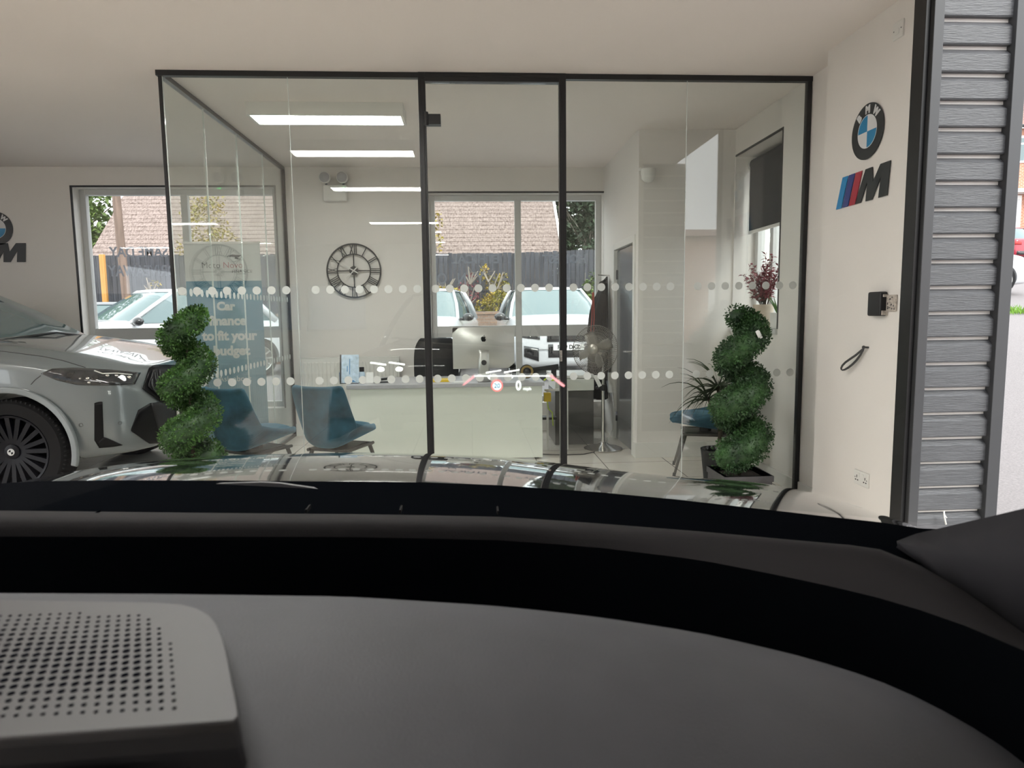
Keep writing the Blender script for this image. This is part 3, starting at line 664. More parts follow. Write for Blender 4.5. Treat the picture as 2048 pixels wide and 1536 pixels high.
# ---- roller blind and plants in the right-hand window
bx = XR+.165; t = thing('roller_blind', 'charcoal roller blind half lowered above the red-leaved plant', 'blind', (bx, 5.7, W3[3]))
zt = W3[3]-.075; zb = at(1545, 452, 0, bx).z
w = lambda n, mb, m, **k: obj(n, mb, m, t, world=True, **k)
w('roller', MB().cyl((bx, W3[0]+.02, zt), (bx, W3[1]-.03, zt), .048, n=24), 'blind', smooth='auto')
w('end_cap', MB().cyl((bx, W3[1]-.03, zt), (bx, W3[1]-.012, zt), .056, n=24), 'white', smooth='auto')
w('cloth', MB().box((bx-.050, W3[0]+.03, zb), (bx-.048, W3[1]-.05, zt)), 'blind')
w('bottom_bar', MB().box((bx-.056, W3[0]+.03, zb-.028), (bx-.042, W3[1]-.05, zb)), 'white', bevel=.003)
ch = MB()
for dy in (.0, .03): ch.tube([(bx-.04, W3[1]-.035+dy*.3, zt), (bx-.06, W3[1]-.045-dy, zt-.6), (bx-.07, W3[1]-.06-dy, W3[2]+.25)], .0022, 5)
w('chain', ch, 'white')

def pot(name, label, cat, loc, r, h, m, shape='round'):
    t = thing(name, label, cat, loc)
    if shape == 'round': prof = [(0, 0), (r*.78, 0), (r*.82, h*.05), (r, h*.9), (r*1.04, h), (r*.95, h), (r*.9, h*.85), (0, h*.85)]
    else: prof = [(0, 0), (r*.9, 0), (r, h), (r*.9, h), (r*.88, h*.85), (0, h*.85)]
    obj('pot', MB().lathe(prof, 28), m, t, smooth='auto')
    return t
p = ax(1526, 642, XR+.07)
t = pot('red_leaf_plant', 'bushy red-leaved plant in a beige pot on the window sill', 'potted plant', (XR+.075, p.y+.01, W3[2]), .085, .20, 'clay')
tw = MB(); lf = MB(); rnd = random.Random(4)
for i in range(34):
    a = rnd.uniform(0, 2*PI); e = rnd.uniform(.15, 1.0); d = Vector((math.cos(a)*e*.55, math.sin(a)*e, rnd.uniform(.75, 1.2))); L = rnd.uniform(.22, .40)
    s0 = Vector((rnd.uniform(-.03, .03), rnd.uniform(-.03, .03), .17)); s1 = s0+d*L*.5+Vector((0, 0, .02)); s2 = s0+d*L
    for s in (s1, s2): s.x = max(-.155, min(.03, s.x))
    tw.tube([s0, s1, s2], [.003, .002, .001], 5)
    for k in range(24):
        q = s0.lerp(s2, .30+.70*k/23); dd = Vector((rnd.uniform(-1, 1), rnd.uniform(-1, 1), rnd.uniform(-.3, .8)))
        lf.leaf(q, dd, Vector((rnd.uniform(-1, 1), rnd.uniform(-1, 1), 1)), rnd.uniform(.03, .062), .020)
obj('stems', tw, 'stem', t); obj('leaves', lf, 'redleaf', t, weld=False, recalc=False)
p = ax(1549, 645, XR+.06)
t = pot('small_succulent', 'spiky green succulent in a small white pot on the window sill', 'potted plant', (XR+.055, W3[0]+.10, W3[2]), .065, .13, 'white', 'x')
lf = MB()
for i in range(26):
    a = rnd.uniform(0, 2*PI); d = Vector((math.cos(a)*.5, math.sin(a)*.5, rnd.uniform(.6, 1.3))); d.normalize(); L = rnd.uniform(.10, .19)
    lf.tube([(0, 0, .11), Vector((0, 0, .11))+d*L*.5, Vector((0, 0, .11))+d*L+Vector((d.x, d.y, 0))*.03], [.008, .006, .0008], 5)
obj('leaves', lf, 'aloe', t, smooth=True)
p = ax(1529, 655, XR)
tag(obj('sill_clip', MB().box((XR-.045, W3[0]+.03, W3[2]-.05), (XR-.02, W3[0]+.075, W3[2]-.01)), 'paper', bevel=.004), 'small white clip on the front edge of the window sill', 'clip')

# ================================================================== the desk and what stands on it
DZ = .74; df = 6.20; dxa = ay(700, 800, df).x; dxb = ay(1085, 800, df).x
t = thing('reception_desk', 'white-fronted desk with grey top in the middle of the office', 'desk', ((dxa+dxb)/2, df+.4, 0))
w = lambda n, mb, m, **k: obj(n, mb, m, t, world=True, **k)
w('front_panel', MB().box((dxa, df+.02, .02), (dxb, df+.05, DZ-.035)), 'gwhite', bevel=.002)
w('worktop', MB().box((dxa-.03, df, DZ-.035), (dxb+.02, df+.78, DZ)), 'deskgrey', bevel=.003)
w('end_panel', MB().box((dxa, df+.05, .02), (dxa+.03, df+.76, DZ-.035)), 'gwhite'); w('end_panel', MB().box((dxb-.03, df+.05, .02), (dxb, df+.76, DZ-.035)), 'gwhite')
for x in (dxa+.05, dxb-.05):
    for y in (df+.10, df+.70): w('levelling_foot', MB().cyl((x, y, 0), (x, y, .022), .022), 'dark')
# return unit: dark pedestal with white drawer front
rx0, rx1 = ay(1090, 800, 6.75).x, ay(1192, 780, 6.75).x; ry = 6.86
t = thing('drawer_pedestal', 'low dark pedestal with a white top drawer behind the fan', 'pedestal', ((rx0+rx1)/2, ry+.3, 0))
w = lambda n, mb, m, **k: obj(n, mb, m, t, world=True, **k)
w('carcass', MB().box((rx0+.12, ry+.02, .0), (rx1, ry+.62, .57)), 'char', bevel=.004)
w('top', MB().box((rx0+.10, ry, .705), (rx1+.01, ry+.64, .735)), 'white', bevel=.003)
w('drawer', MB().box((rx0+.12, ry, .575), (rx1, ry+.60, .70)), 'gwhite', bevel=.003)
tag(obj('cable_channel', MB().box((dxb+.07, 6.65, .60), (dxb+.33, 6.68, .62)).box((dxb+.09, 6.655, .0), (dxb+.11, 6.675, .60)).box((dxb+.29, 6.655, .0), (dxb+.31, 6.675, .60)), 'white', weld=False), 'white slim cable frame standing between the desk and the pedestal', 'frame')
p = ay(1092, 791, 6.72); bz = ay(1092, 812, 6.72).z
t = thing('power_adapter', 'yellow plug block hanging beside the end of the desk', 'plug', (p.x, 6.66, p.z))
obj('block', MB().box((p.x-.035, 6.57, p.z-.045), (p.x+.035, 6.64, p.z+.045)), 'yellow', t, world=True, bevel=.006)
obj('cable', MB().tube([(p.x, 6.60, p.z-.04), (p.x+.01, 6.61, p.z-.12), (p.x+.05, 6.62, p.z-.16), (p.x+.06, 6.63, .25)], .006, 6), 'lime', t, world=True, smooth=True)
sh = MB().box((dxb+.025, 6.70, .30), (dxb+.20, 6.84, .325)); tag(obj('power_strip', sh, 'dark', bevel=.004), 'dark shelf strip low between the desk and the pedestal', 'shelf')
# computer
ic = az(966, 752, DZ); t = thing('desktop_computer', 'aluminium all-in-one computer seen from behind on the desk', 'computer', (ic.x, df+.16, DZ))
iy = df+.16; sw = .292; zb, zt = ay(966, 737, iy).z, ay(966, 655, iy).z; X = ic.x
w = lambda n, mb, m, **k: obj(n, mb, m, t, world=True, **k)
rows = []
for i in range(9):
    f = i/8; z = zb+(zt-zb)*f; rows.append([Vector((X-sw+2*sw*j/10, iy-.045*(1-(2*j/10-1)**2)*(1-(2*f-1)**2)**.8, z)) for j in range(11)])
bk = MB().grid(rows).box((X-sw, iy, zb), (X+sw, iy+.010, zt)); w('casing', bk, 'alu', smooth='auto')
w('screen', MB().box((X-sw+.003, iy+.010, zb+.003), (X+sw-.003, iy+.013, zt-.003)), 'gloss_k')
zs = ay(966, 700, iy).z
fo = MB(); pr = [(.045, iy-.040, zs), (.046, iy-.062, zs-.03), (.058, iy-.062, DZ+.03), (.060, iy-.05, DZ+.006), (.062, iy+.13, DZ+.004)]
fo.grid([[Vector((X-a, y, z)), Vector((X-a*.5, y, z)), Vector((X+a*.5, y, z)), Vector((X+a, y, z))] for a, y, z in pr]); w('stand', fo, 'alu', smooth='auto', solid=.007)
w('cable_hole', MB().ring(.018, .025, .004, frame((X, iy-.069, zs-.115), (1, 0, 0), (0, 0, 1)), 24).prism([(.018*math.cos(2*PI*q/24), .018*math.sin(2*PI*q/24)) for q in range(24)], .002, frame((X, iy-.0668, zs-.115), (1, 0, 0), (0, 0, 1))), 'steel', weld=False)
lz = ay(966, 677, iy).z; s = .036
AP = [(0, -.72), (.14, -.80), (.34, -.78), (.55, -.50), (.66, -.24), (.50, -.12), (.42, .06), (.44, .24), (.58, .40), (.42, .55), (.22, .58), (0, .50), (-.20, .57), (-.44, .53), (-.62, .32), (-.68, 0), (-.60, -.36), (-.40, -.70), (-.22, -.80)]
lg = MB().prism([(x*s, y*s) for x, y in AP], .003, frame((X, iy-.048, lz), (1, 0, 0), (0, 0, 1))).prism([(x*s, y*s) for x, y in [(0, .62), (.04, .80), (.18, .96), (.30, 1.0), (.27, .80), (.14, .66)]], .003, frame((X, iy-.048, lz), (1, 0, 0), (0, 0, 1)))
w('logo', lg, 'gloss_k', label='small black fruit-shaped logo')
w('small_mark', MB().ball((X-.23, iy-.012, zb+.21), .004, 8), 'paper'); w('small_mark', MB().ball((X+.20, iy-.02, zt-.05), .004, 8), 'paper')
# leaflet holder, cards, bottle and small things (left end of the desk)
def P(u, v): return az(u, v, DZ)
def onDesk(u, v=752, y=df+.22): q = ay(u, v, y); return q.x
y = df+.20; a, b = onDesk(683), onDesk(718); t = thing('leaflet_stand', 'pale blue leaflet in a slanted stand at the end of the desk', 'leaflet stand', ((a+b)/2, y, DZ))
zt = ay(700, 711, y).z; Mx = frame((a, y, DZ+.004), (1, 0, 0), (0, .22, 1)); ww = b-a; hh = (zt-DZ)*1.02
obj('leaflet', MB().mbox(Mx, (0, 0, 0), (ww, hh, .004)), 'paleblue', t, world=True)
obj('holder', MB().mbox(Mx, (-.014, 0, -.006), (0, hh*1.01, .008)).box((a-.01, y-.03, DZ), (b, y+.08, DZ+.006)), 'steel', t, world=True, weld=False)
pm = MB(); pm.mbox(Mx, (ww*.46, hh*.30, .004), (ww*.50, hh*.85, .005)).mbox(Mx, (ww*.32, hh*.4, .004), (ww*.36, hh*.6, .005)).prism([(ww*.15, .01), (ww*.5, hh*.16), (ww*.85, .01)], .001, Mx, .004)
obj('print', pm, 'blue', t, world=True, weld=False)
a = onDesk(675); t = tag(obj('tissue_box', MB().box((a, y+.10, DZ), (a+.07, y+.20, DZ+.10)), 'blue', bevel=.006), 'small blue carton behind the leaflet stand', 'box')
a = onDesk(723); t = thing('bottle', 'pale blue bottle with a dark cap beside the leaflet stand', 'bottle', (a, y+.05, DZ))
obj('body', MB().lathe([(0, 0), (.028, 0), (.03, .01), (.03, .09), (.02, .11), (0, .11)], 20), 'paleblue', t, smooth='auto'); obj('cap', MB().lathe([(.021, .105), (.023, .11), (.023, .15), (.0, .152)], 20), 'dark', t, smooth='auto')
a, b = onDesk(732), onDesk(747); t = tag(obj('card_stand', MB().mbox(frame((a, y, DZ), (1, 0, 0), (0, .25, 1)), (0, 0, 0), (b-a, .105, .003)).mbox(frame((a, y+.055, DZ), (1, 0, 0), (0, -.25, 1)), (0, 0, 0), (b-a, .105, .003)), 'paper', weld=False), 'small white tent card with scribbles standing on the desk', 'card')
a, b = onDesk(748), onDesk(778); t = tag(obj('stapler', MB().box((a, y, DZ), (b, y+.04, DZ+.012)).hexa([(a, y+.004, DZ+.014), (b, y+.004, DZ+.03), (b, y+.036, DZ+.03), (a, y+.036, DZ+.014), (a, y+.004, DZ+.034), (b, y+.004, DZ+.05), (b, y+.036, DZ+.05), (a, y+.036, DZ+.034)]), 'dark', weld=False, bevel=.003), 'black stapler lying on the desk beside the white tent card', 'stapler')
a, b = onDesk(862), onDesk(899); t = tag(obj('note_pad', MB().box((a, y-.02, DZ), (b, y+.18, DZ+.018)), 'yellow', bevel=.002), 'yellow note pad on the desk in front of the black office chair', 'note pad')
a = onDesk(932); t = tag(obj('mouse', MB().lathe([(0, .028), (.02, .025), (.03, .014), (.033, 0), (0, 0)], 20, Matrix.Translation((a, y, DZ)) @ Matrix.Diagonal((1.0, 1.7, 1, 1))), 'white', smooth='auto'), 'white computer mouse on the desk beside the computer', 'mouse')
a = onDesk(918); tag(obj('paper_sheet', MB().mbox(Matrix.Translation((a, y-.06, DZ)) @ Matrix.Rotation(.1, 4, 'Z'), (-.05, -.05, 0), (.06, .08, .003)), 'paper'), 'white paper slip on the desk edge in front of the mouse', 'paper')
a = onDesk(1062); hx = a
t = thing('headphones', 'black headphones with a brass-coloured ear ring on the desk', 'headphones', (a, y+.05, DZ))
obj('ear_cup', MB().lathe([(0, 0), (.062, 0), (.07, .015), (.066, .05), (.04, .06), (0, .06)], 28, frame((a-.04, y+.06, DZ+.078), (1, 0, 0), (0, .15, 1))), 'dark', t, world=True, smooth='auto')
obj('ear_ring', MB().ring(.040, .060, .012, frame((a-.04, y+.002, DZ+.083), (1, 0, 0), (0, .15, 1)), 28), mat('brass_ring', (.42, .30, .12), .3, metal=.8), t, world=True)
obj('ear_pad', MB().ball((a-.04, y-.002, DZ+.083), (.03, .012, .03), 14), 'dark', t, world=True, smooth=True)
obj('head_band', MB().hexa([(a, y+.03, DZ+.085), (a+.27, y+.03, DZ+.10), (a+.27, y+.06, DZ+.10), (a, y+.06, DZ+.085), (a, y+.03, DZ+.115), (a+.27, y+.03, DZ+.15), (a+.27, y+.06, DZ+.15), (a, y+.06, DZ+.115)]).box((a+.20, y+.03, DZ), (a+.25, y+.06, DZ+.11)), 'dark', t, world=True, weld=False, bevel=.006)
obj('cushion', MB().ball((a-.10, y+.0, DZ+.02), (.02, .02, .02), 10), mat('tan_leather', (.35, .15, .06), .6), t, world=True, smooth=True)
a = onDesk(1096); y -= .09; tag(obj('lime_cable', MB().tube([(a-.05, y+.0, DZ+.008), (a-.02, y+.03, DZ+.022), (a+.03, y+.03, DZ+.022), (a+.06, y-.0, DZ+.008), (a+.02, y-.03, DZ+.008)], .008, 8), 'lime', smooth=True), 'lime green cable coil on the desk end beside the headphones', 'cable')

# ---- high-backed black office chair behind the desk
cx = onDesk(870, 700, 7.1); t = thing('office_chair', 'black leather high-backed office chair behind the desk', 'office chair', (cx, 7.25, 0))
rows = []
for i in range(12):
    f = i/11; z = .50+.63*f; hw = (.235+.02*math.sin(f*PI))*(1-.30*max(0, (f-.72)/.28)**2.5)
    rows.append([Vector((hw*math.sin(a)*1.0, .10*math.cos(a)*.0-.02+.05*abs(math.sin(a))**2+.06*f, z)) for a in [(-PI/2+PI*j/10) for j in range(11)]])
for r_ in rows:
    for p_ in r_: p_.x *= .93
obj('backrest', MB().grid(rows), 'leather', t, smooth=True, solid=.06, sub=1)
obj('seat', MB().box((-.25, -.40, .42), (.25, .06, .52)), 'leather', t, bevel=.04, smooth=True)
for s in (-1, 1): obj('armrest', MB().tube([(s*.27, -.05, .46), (s*.29, -.05, .66), (s*.29, -.30, .68), (s*.27, -.32, .47)], .02, 8), 'dark', t, smooth=True)
obj('gas_lift', MB().cyl((0, -.17, .10), (0, -.17, .43), .03), 'dark', t)
for k in range(5):
    a = 2*PI*k/5; e = Vector((.30*math.cos(a), -.17+.30*math.sin(a), .07)); lg = obj('base_arm', MB().tube([(0, -.17, .12), e], [.028, .018], 8), 'dark', t)
    obj('caster', MB().cyl((e.x-.02, e.y, .03), (e.x+.02, e.y, .03), .03), 'dark', lg)
# ================================================================== teal velvet chairs
def velvet_chair(label):
    t = thing('velvet_chair', label, 'chair', (0, 0, 0), 0, 'teal velvet chairs in the office')
    # profile from the seat front to the top of the back (forward = +x), half width, edge lift
    pr = [(.290, .455, .120, .00), (.275, .465, .165, .015), (.18, .450, .215, .045), (.05, .425, .240, .095), (-.09, .408, .250, .155), (-.20, .392, .254, .20), (-.258, .418, .254, .20), (-.280, .50, .252, .165), (-.296, .62, .248, .115), (-.310, .74, .240, .075), (-.322, .825, .230, .055), (-.330, .862, .214, .048)]
    rows = []
    for i, (x, z, hw, e) in enumerate(pr):
        a = pr[max(i-1, 0)]; b = pr[min(i+1, len(pr)-1)]; n = Vector((-(b[1]-a[1]), 0, b[0]-a[0])).normalized()*-1
        r = []
        for j in range(13):
            q = -1+2*j/12; r.append(Vector((x, hw*q*(1-.07*q*q*(e/.13)), z))+n*e*abs(q)**2.6)
        rows.append(r)
    sh = obj('shell', MB().grid(rows), 'velvet', t, smooth=True, solid=.055, sub=2)
    cu = []
    for (x, z, hw) in ((.25, .480, .13), (.15, .490, .18), (.0, .484, .20), (-.13, .474, .20), (-.20, .466, .17)):
        cu.append([Vector((x, hw*(-1+2*j/8), z+.012*(1-(-1+2*j/8)**2))) for j in range(9)])
    obj('seat_cushion', MB().grid(cu), 'velvet', t, smooth=True, solid=.06, sub=1)
    Z = .354; fr = MB().box((-.15, -.13, Z-.008), (.17, .13, Z+.010)); fr.tube([(-.20, -.17, Z), (.2, -.17, Z)], .013, 8).tube([(-.20, .17, Z), (.2, .17, Z)], .013, 8).tube([(-.17, -.18, Z), (-.17, .18, Z)], .013, 8).tube([(.17, -.18, Z), (.17, .18, Z)], .013, 8)
    fr.cyl((0, 0, Z), (0, 0, Z+.09), .05)
    obj('base_frame', fr, 'leg', t, weld=False)
    for sx in (-1, 1):
        for sy_ in (-1, 1):
            l = obj('leg', MB().tube([(sx*.165, sy_*.15, .36), (sx*.255, sy_*.225, .01)], [.017, .011], 10), 'leg', t, smooth='auto')
            obj('foot_cap', MB().cyl((sx*.254, sy_*.224, .035), (sx*.2575, sy_*.2275, .0), .0135, n=10), 'dark', l)
    return t
ch = velvet_chair('teal velvet chair in front of the desk, second from the topiary by the grey car')
ch.location = (-1.04, 5.30, 0); ch.rotation_euler = (0, 0, math.radians(68))
dup(ch, (-1.69, 5.27, 0), math.radians(60), 'teal velvet chair beside the glass corner, half behind the spiral topiary')
dup(ch, (2.00, 5.56, 0), math.radians(163), 'teal velvet chair seen from the side behind the spiky palm')

# ================================================================== spiral topiaries and the spiky plant
def topiary(name, label, loc, zb, zt, tube_r, hel, ph, turns, leafm, seed, n_leaves, flip=1):
    t = thing('spiral_topiary', label, 'topiary', loc)
    rn = random.Random(seed); lf = MB(); cr = MB(); pts = []; rad = []
    for i in range(97):
        f = i/96; a = ph+flip*turns*2*PI*f; k = 1.16-.28*f; r = tube_r*k*(1 if f < .93 else math.sqrt(max(.05, 1-((f-.93)/.08)**2)))
        pts.append(Vector((hel*k*math.cos(a), hel*k*math.sin(a), zb+(zt-zb)*f))); rad.append(r)
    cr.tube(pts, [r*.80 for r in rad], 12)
    for i in range(n_leaves):
        f = rn.random(); q = f*96; j = min(95, int(q)); c = pts[j].lerp(pts[j+1], q-j); T = (pts[j+1]-pts[j]).normalized()
        d = Vector((rn.gauss(0, 1), rn.gauss(0, 1), rn.gauss(0, 1))); d = d-T*d.dot(T)*.8
        if d.length < .01: continue
        d.normalize(); rr = rad[j]*rn.uniform(.72, 1.10)
        o = Vector((rn.gauss(0, 1), rn.gauss(0, 1), rn.gauss(0, 1)))*.55
        lf.leaf(c+d*rr, d+o, Vector((rn.gauss(0, 1), rn.gauss(0, 1), rn.gauss(0, 1))), rn.uniform(.014, .024), rn.uniform(.010, .016))
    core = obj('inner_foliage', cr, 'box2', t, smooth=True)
    obj('leaves', lf, leafm, t, weld=False, recalc=False)
    ph_ = zb-.14
    obj('stem', MB().tube([(0, 0, ph_), (.004, .0, zb+.3), (0, .004, zt-.1)], [.014, .012, .008], 8), 'stem', t, smooth=True)
    s = .165; pz = zb-.10; q = MB()
    for (a, b) in (((-s, -s, 0), (s, -s+.02, pz)), ((-s, s-.02, 0), (s, s, pz)), ((-s, -s+.02, 0), (-s+.02, s-.02, pz)), ((s-.02, -s+.02, 0), (s, s-.02, pz))): q.box(a, b)
    q.box((-s-.008, -s-.008, pz-.04), (s+.008, -s+.02, pz)).box((-s-.008, s-.02, pz-.04), (s+.008, s+.008, pz)).box((-s-.008, -s+.02, pz-.04), (-s+.02, s-.02, pz)).box((s-.02, -s+.02, pz-.04), (s+.008, s-.02, pz)).box((-s+.02, -s+.02, .0), (s-.02, s-.02, .02))
    obj('planter', q, 'planter', t, weld=False)
    obj('soil', MB().box((-s+.02, -s+.02, .02), (s-.02, s-.02, pz-.03)), 'soil', t)
    return t
TL = topiary('l', 'boxwood spiral topiary beside the grey showroom car', (ay(376, 750, 4.50).x, 4.50, 0), .42, 1.42, .088, .088, math.radians(10), 3.05, 'box', 11, 12500)
TR = topiary('r', 'boxwood spiral topiary in a grey square planter by the white pier', (ay(1483, 750, 4.52).x, 4.52, 0), .36, 1.37, .102, .090, math.radians(190), 2.8, 'box2', 12, 14000)
p = ay(1515, 660, 4.38)
obj('price_tag', MB().mbox(frame((p.x, 4.36, p.z-.03), (1, 0, .5), (-.5, 0, 1)), (-.012, -.03, 0), (.016, .03, .002)), 'paper', TR, world=True, label='small pale tag')
p = ay(1462, 820, 5.03); t = thing('spiky_palm', 'spiky grass-leaved palm behind the topiary in the grey planter', 'potted plant', (1.93, 5.04, 0))
tr = MB().tube([(0, 0, .28), (.01, 0, .55), (-.02, 0, .80)], [.022, .018, .016], 8).tube([(.0, 0, .45), (-.10, .0, .72)], [.015, .012], 7); obj('trunk', tr, 'stem', t, smooth=True)
lf = MB(); rn = random.Random(9)
for hub, n in ((Vector((-.02, 0, .78)), 46), (Vector((-.10, 0, .70)), 22)):
    for i in range(n):
        a = rn.uniform(0, 2*PI); el = rn.uniform(-.1, 1.35); L = rn.uniform(.28, .46); d = Vector((math.cos(a)*math.cos(el), math.sin(a)*math.cos(el)*.6, math.sin(el))); pts = [hub]
        v = d.copy()
        for k in range(6): pts.append(pts[-1]+v*L/6); v = (v+Vector((0, 0, -.30))).normalized()
        for k in range(len(pts)): pts[k].y = max(-.16, min(.4, pts[k].y)); pts[k].x = min(.55, pts[k].x)
        for k in range(6):
            w0 = .008*(1-k/6.5); w1 = .008*(1-(k+1)/6.5); sd = (pts[k+1]-pts[k]).cross(Vector((math.sin(a), -math.cos(a), .3))).normalized()
            lf.add([pts[k]-sd*w0, pts[k]+sd*w0, pts[k+1]+sd*w1, pts[k+1]-sd*w1], [(0, 1, 2, 3)])
obj('leaves', lf, 'spike', t, recalc=False)
obj('pot', MB().lathe([(0, 0), (.11, 0), (.14, .28), (.145, .31), (.13, .31), (.12, .27), (0, .27)], 28), 'dark', t, smooth='auto')

# ================================================================== pedestal fan, coats, floor lead
fx_, fy_ = az(1204, 896, 0).x, 6.62
t = thing('pedestal_fan', 'chrome pedestal fan standing by the dark door', 'fan', (fx_, fy_, 0))
obj('base', MB().lathe([(0, .0), (.19, 0), (.195, .012), (.16, .026), (.06, .055), (.028, .075), (0, .08)], 40), 'chrome', t, smooth='auto')
obj('pole', MB().cyl((0, 0, .07), (0, 0, .62), .018).cyl((0, 0, .6), (0, 0, .92), .012), 'chrome', t, smooth='auto')
obj('clamp_knob', MB().cyl((0, 0, .60), (0, 0, .66), .026).cyl((0, 0, .63), (-.06, -.01, .63), .012).ball((-.065, -.01, .63), .018, 10), 'dark', t, weld=False)
hc = ay(1190, 699, 6.42); hl = Vector((hc.x-fx_, 6.42-fy_, hc.z)); fn = Vector((-.52, -.80, .10)).normalized(); R = .234
Mx = frame(hl, fn.orthogonal() if False else Vector((0, 0, 1)).cross(fn), fn.cross(Vector((0, 0, 1)).cross(fn).normalized()))
M['guard'] = mat('guard_wire', (0.30, 0.28, 0.25), 0.35, metal=.7)
M['fanblade'] = mat('dull_steel_blade', (0.30, 0.29, 0.27), 0.35, metal=.8)
def grill(name, sgn):
    g = MB()
    for k in range(76):
        a = 2*PI*k/76; g.tube([Mx @ Vector((r*math.cos(a+tw), r*math.sin(a+tw), sgn*z)) for r, z, tw in ((.05, .065, 0), (.12, .058, .08), (.18, .035, .16), (R, .0, .2))], .0017, 4, cap=False)
    for r, z in ((R, 0), (.13, .056)): g.tube([Mx @ Vector((r*math.cos(2*PI*k/40), r*math.sin(2*PI*k/40), sgn*z)) for k in range(40)], .0035 if r == R else .0016, 6, closed=True)
    g.lathe([(0, sgn*.070), (.045, sgn*.068), (.052, sgn*.062)], 24, Mx)
    return obj(name, g, 'guard', t, smooth=True, weld=False, recalc=False)
grill('front_guard', 1); grill('rear_guard', -1)
for k in range(4):
    a0 = 2*PI*k/4+.4; rows = []
    for i in range(6):
        r = .035+.145*i/5; hw = .30+.18*math.sin(PI*min(1, i/4)); rows.append([Mx @ Vector((r*math.cos(a0+hw*q), r*math.sin(a0+hw*q), .028*q)) for q in (-1, -.5, 0, .5, 1)])
    obj('blade', MB().grid(rows), 'fanblade', t, smooth=True, solid=.002)
obj('motor', MB().lathe([(0, .04), (.035, .04), (.035, -.03), (.062, -.06), (.062, -.14), (.04, -.17), (0, -.175)], 28, Mx), 'chrome', t, smooth='auto')
obj('neck', MB().tube([(0, 0, .90), (0, 0, .97), hl-fn*.10+Vector((0, 0, -.03))], .018, 10), 'steel', t, smooth=True)
q = hl-Vector((0, .06, R+.04)); obj('hang_tag', MB().mbox(frame(q, (1, 0, .5), (-.5, 0, 1)), (-.018, -.09, 0), (.018, .03, .002)), 'paper', t, label='white swing tag')
obj('control_box', MB().box((.05, -.02, .58), (.13, .03, .78)).tube([(.09, 0, .6), (.11, 0, .4), (.10, 0, .2), (.03, .02, .05)], .004, 6), 'alu', t, weld=False, bevel=.004)
obj('lead', MB().tube([(-.02, .05, .008), (-.10, -.14, .006), (-.24, -.25, .006), (-.48, -.25, .006), (-.70, -.18, .006)], .005, 6), 'dark', t, smooth=True)
# coats on the end wall next to the window
cxx = NX-.10; cyy = 7.45; zt = at(1212, 553, 1, cyy).z
t = thing('hanging_coats', 'black coats hanging on the inner wall beside the back window', 'coat', (cxx, cyy, .7))
rows = []; cpr = [(0, .012), (.02, .035), (.06, .06), (.12, .085), (.2, .125), (.3, .15), (.45, .165), (.7, .16), (.9, .17), (1, .16)]
for i in range(26):
    f = i/25; z = zt-(zt-.42)*f; r = .0
    for (a, b), (c, d) in zip(cpr[:-1], cpr[1:]):
        if a <= f <= c: r = b+(d-b)*(f-a)/(c-a)
    rows.append([Vector((NX-.006-.012-r*.62*(1+math.cos(2*PI*j/40))*(1+.13*math.sin(j*1.9+f*2)*min(1, f*4)), cyy+.02+r*1.25*math.sin(2*PI*j/40)*(1+.10*math.sin(j*1.3+f*4)*min(1, f*4)), z)) for j in range(41)])
obj('coat_body', MB().grid(rows), 'fabric', t, world=True, smooth=True)
lp = [Vector((NX-.03-.10*k/3, cyy-.10-.03*k, zt-.20-.0*k)) for k in range(3)]
obj('sleeve', MB().tube([(NX-.10, cyy-.12, zt-.20), (NX-.17, cyy-.17, zt-.45), (NX-.19, cyy-.18, zt-.70), (NX-.17, cyy-.17, zt-.86)], [.035, .055, .05, .042], 10), 'fabric', t, world=True, smooth=True)
obj('collar', MB().tube([(NX-.05, cyy-.06, zt-.05), (NX-.10, cyy-.01, zt-.075), (NX-.06, cyy+.05, zt-.06)], .022, 8), 'fabric', t, world=True, smooth=True)
obj('coat_hook', MB().cyl((NX, cyy, zt+.01), (cxx-.03, cyy, zt+.02), .008), 'chrome', t, world=True)
p0 = at(1208, 600, 1, 7.20)
tag(obj('lanyard', MB().tube([(cxx-.13, 7.24, zt-.18), (cxx-.145, 7.20, zt-.45), (cxx-.17, 7.19, zt-.78), (cxx-.14, 7.19, zt-.80), (cxx-.12, 7.20, zt-.45), (cxx-.12, 7.24, zt-.18)], .006, 6, closed=True), 'red', smooth=True), 'red lanyard hanging over the black coats', 'lanyard')
lp = ay(1205, 770, 7.3)

# ================================================================== roll-up banner left of the glass office
by = 7.10; x0 = ay(367, 487, by).x; x1 = ay(519, 487, by).x; zt = ay(440, 486, by).z; zm = ay(440, 562, by).z
t = thing('banner_stand', 'roll-up finance banner with teal lower part outside the glass office wall', 'banner', ((x0+x1)/2, by, 0))
w = lambda n, mb, m, **k: obj(n, mb, m, t, world=True, **k)
w('sheet', MB().box((x0, by, zm), (x1, by+.003, zt)), 'bwhite', label='white upper part of the sheet')
w('sheet', MB().box((x0, by, .08), (x1, by+.003, zm)), 'teal', label='teal lower part of the sheet')
w('top_bar', MB().box((x0-.005, by-.008, zt-.008), (x1+.005, by+.012, zt+.014)), 'alu')
w('base', MB().box((x0-.02, by-.09, 0), (x1+.02, by+.09, .085)), 'alu', bevel=.02)
w('back_pole', MB().cyl(((x0+x1)/2, by+.03, .06), ((x0+x1)/2, by+.03, zt-.01), .009), 'alu')
xm = (x0+x1)/2; F = lambda x, z: frame((x, by-.0012, z), (1, 0, 0), (0, 0, 1))
def line(s, v0, v1, m, x=xm, bold=.0, al='CENTER', sx=1.0):
    za = ay(440, v1, by).z; zb = ay(440, v0, by).z; mb = MB(); write(mb, s, (zb-za)/.70, F(x, za), .001, al, bold, sx); return w('lettering', mb, m, label='words '+s)
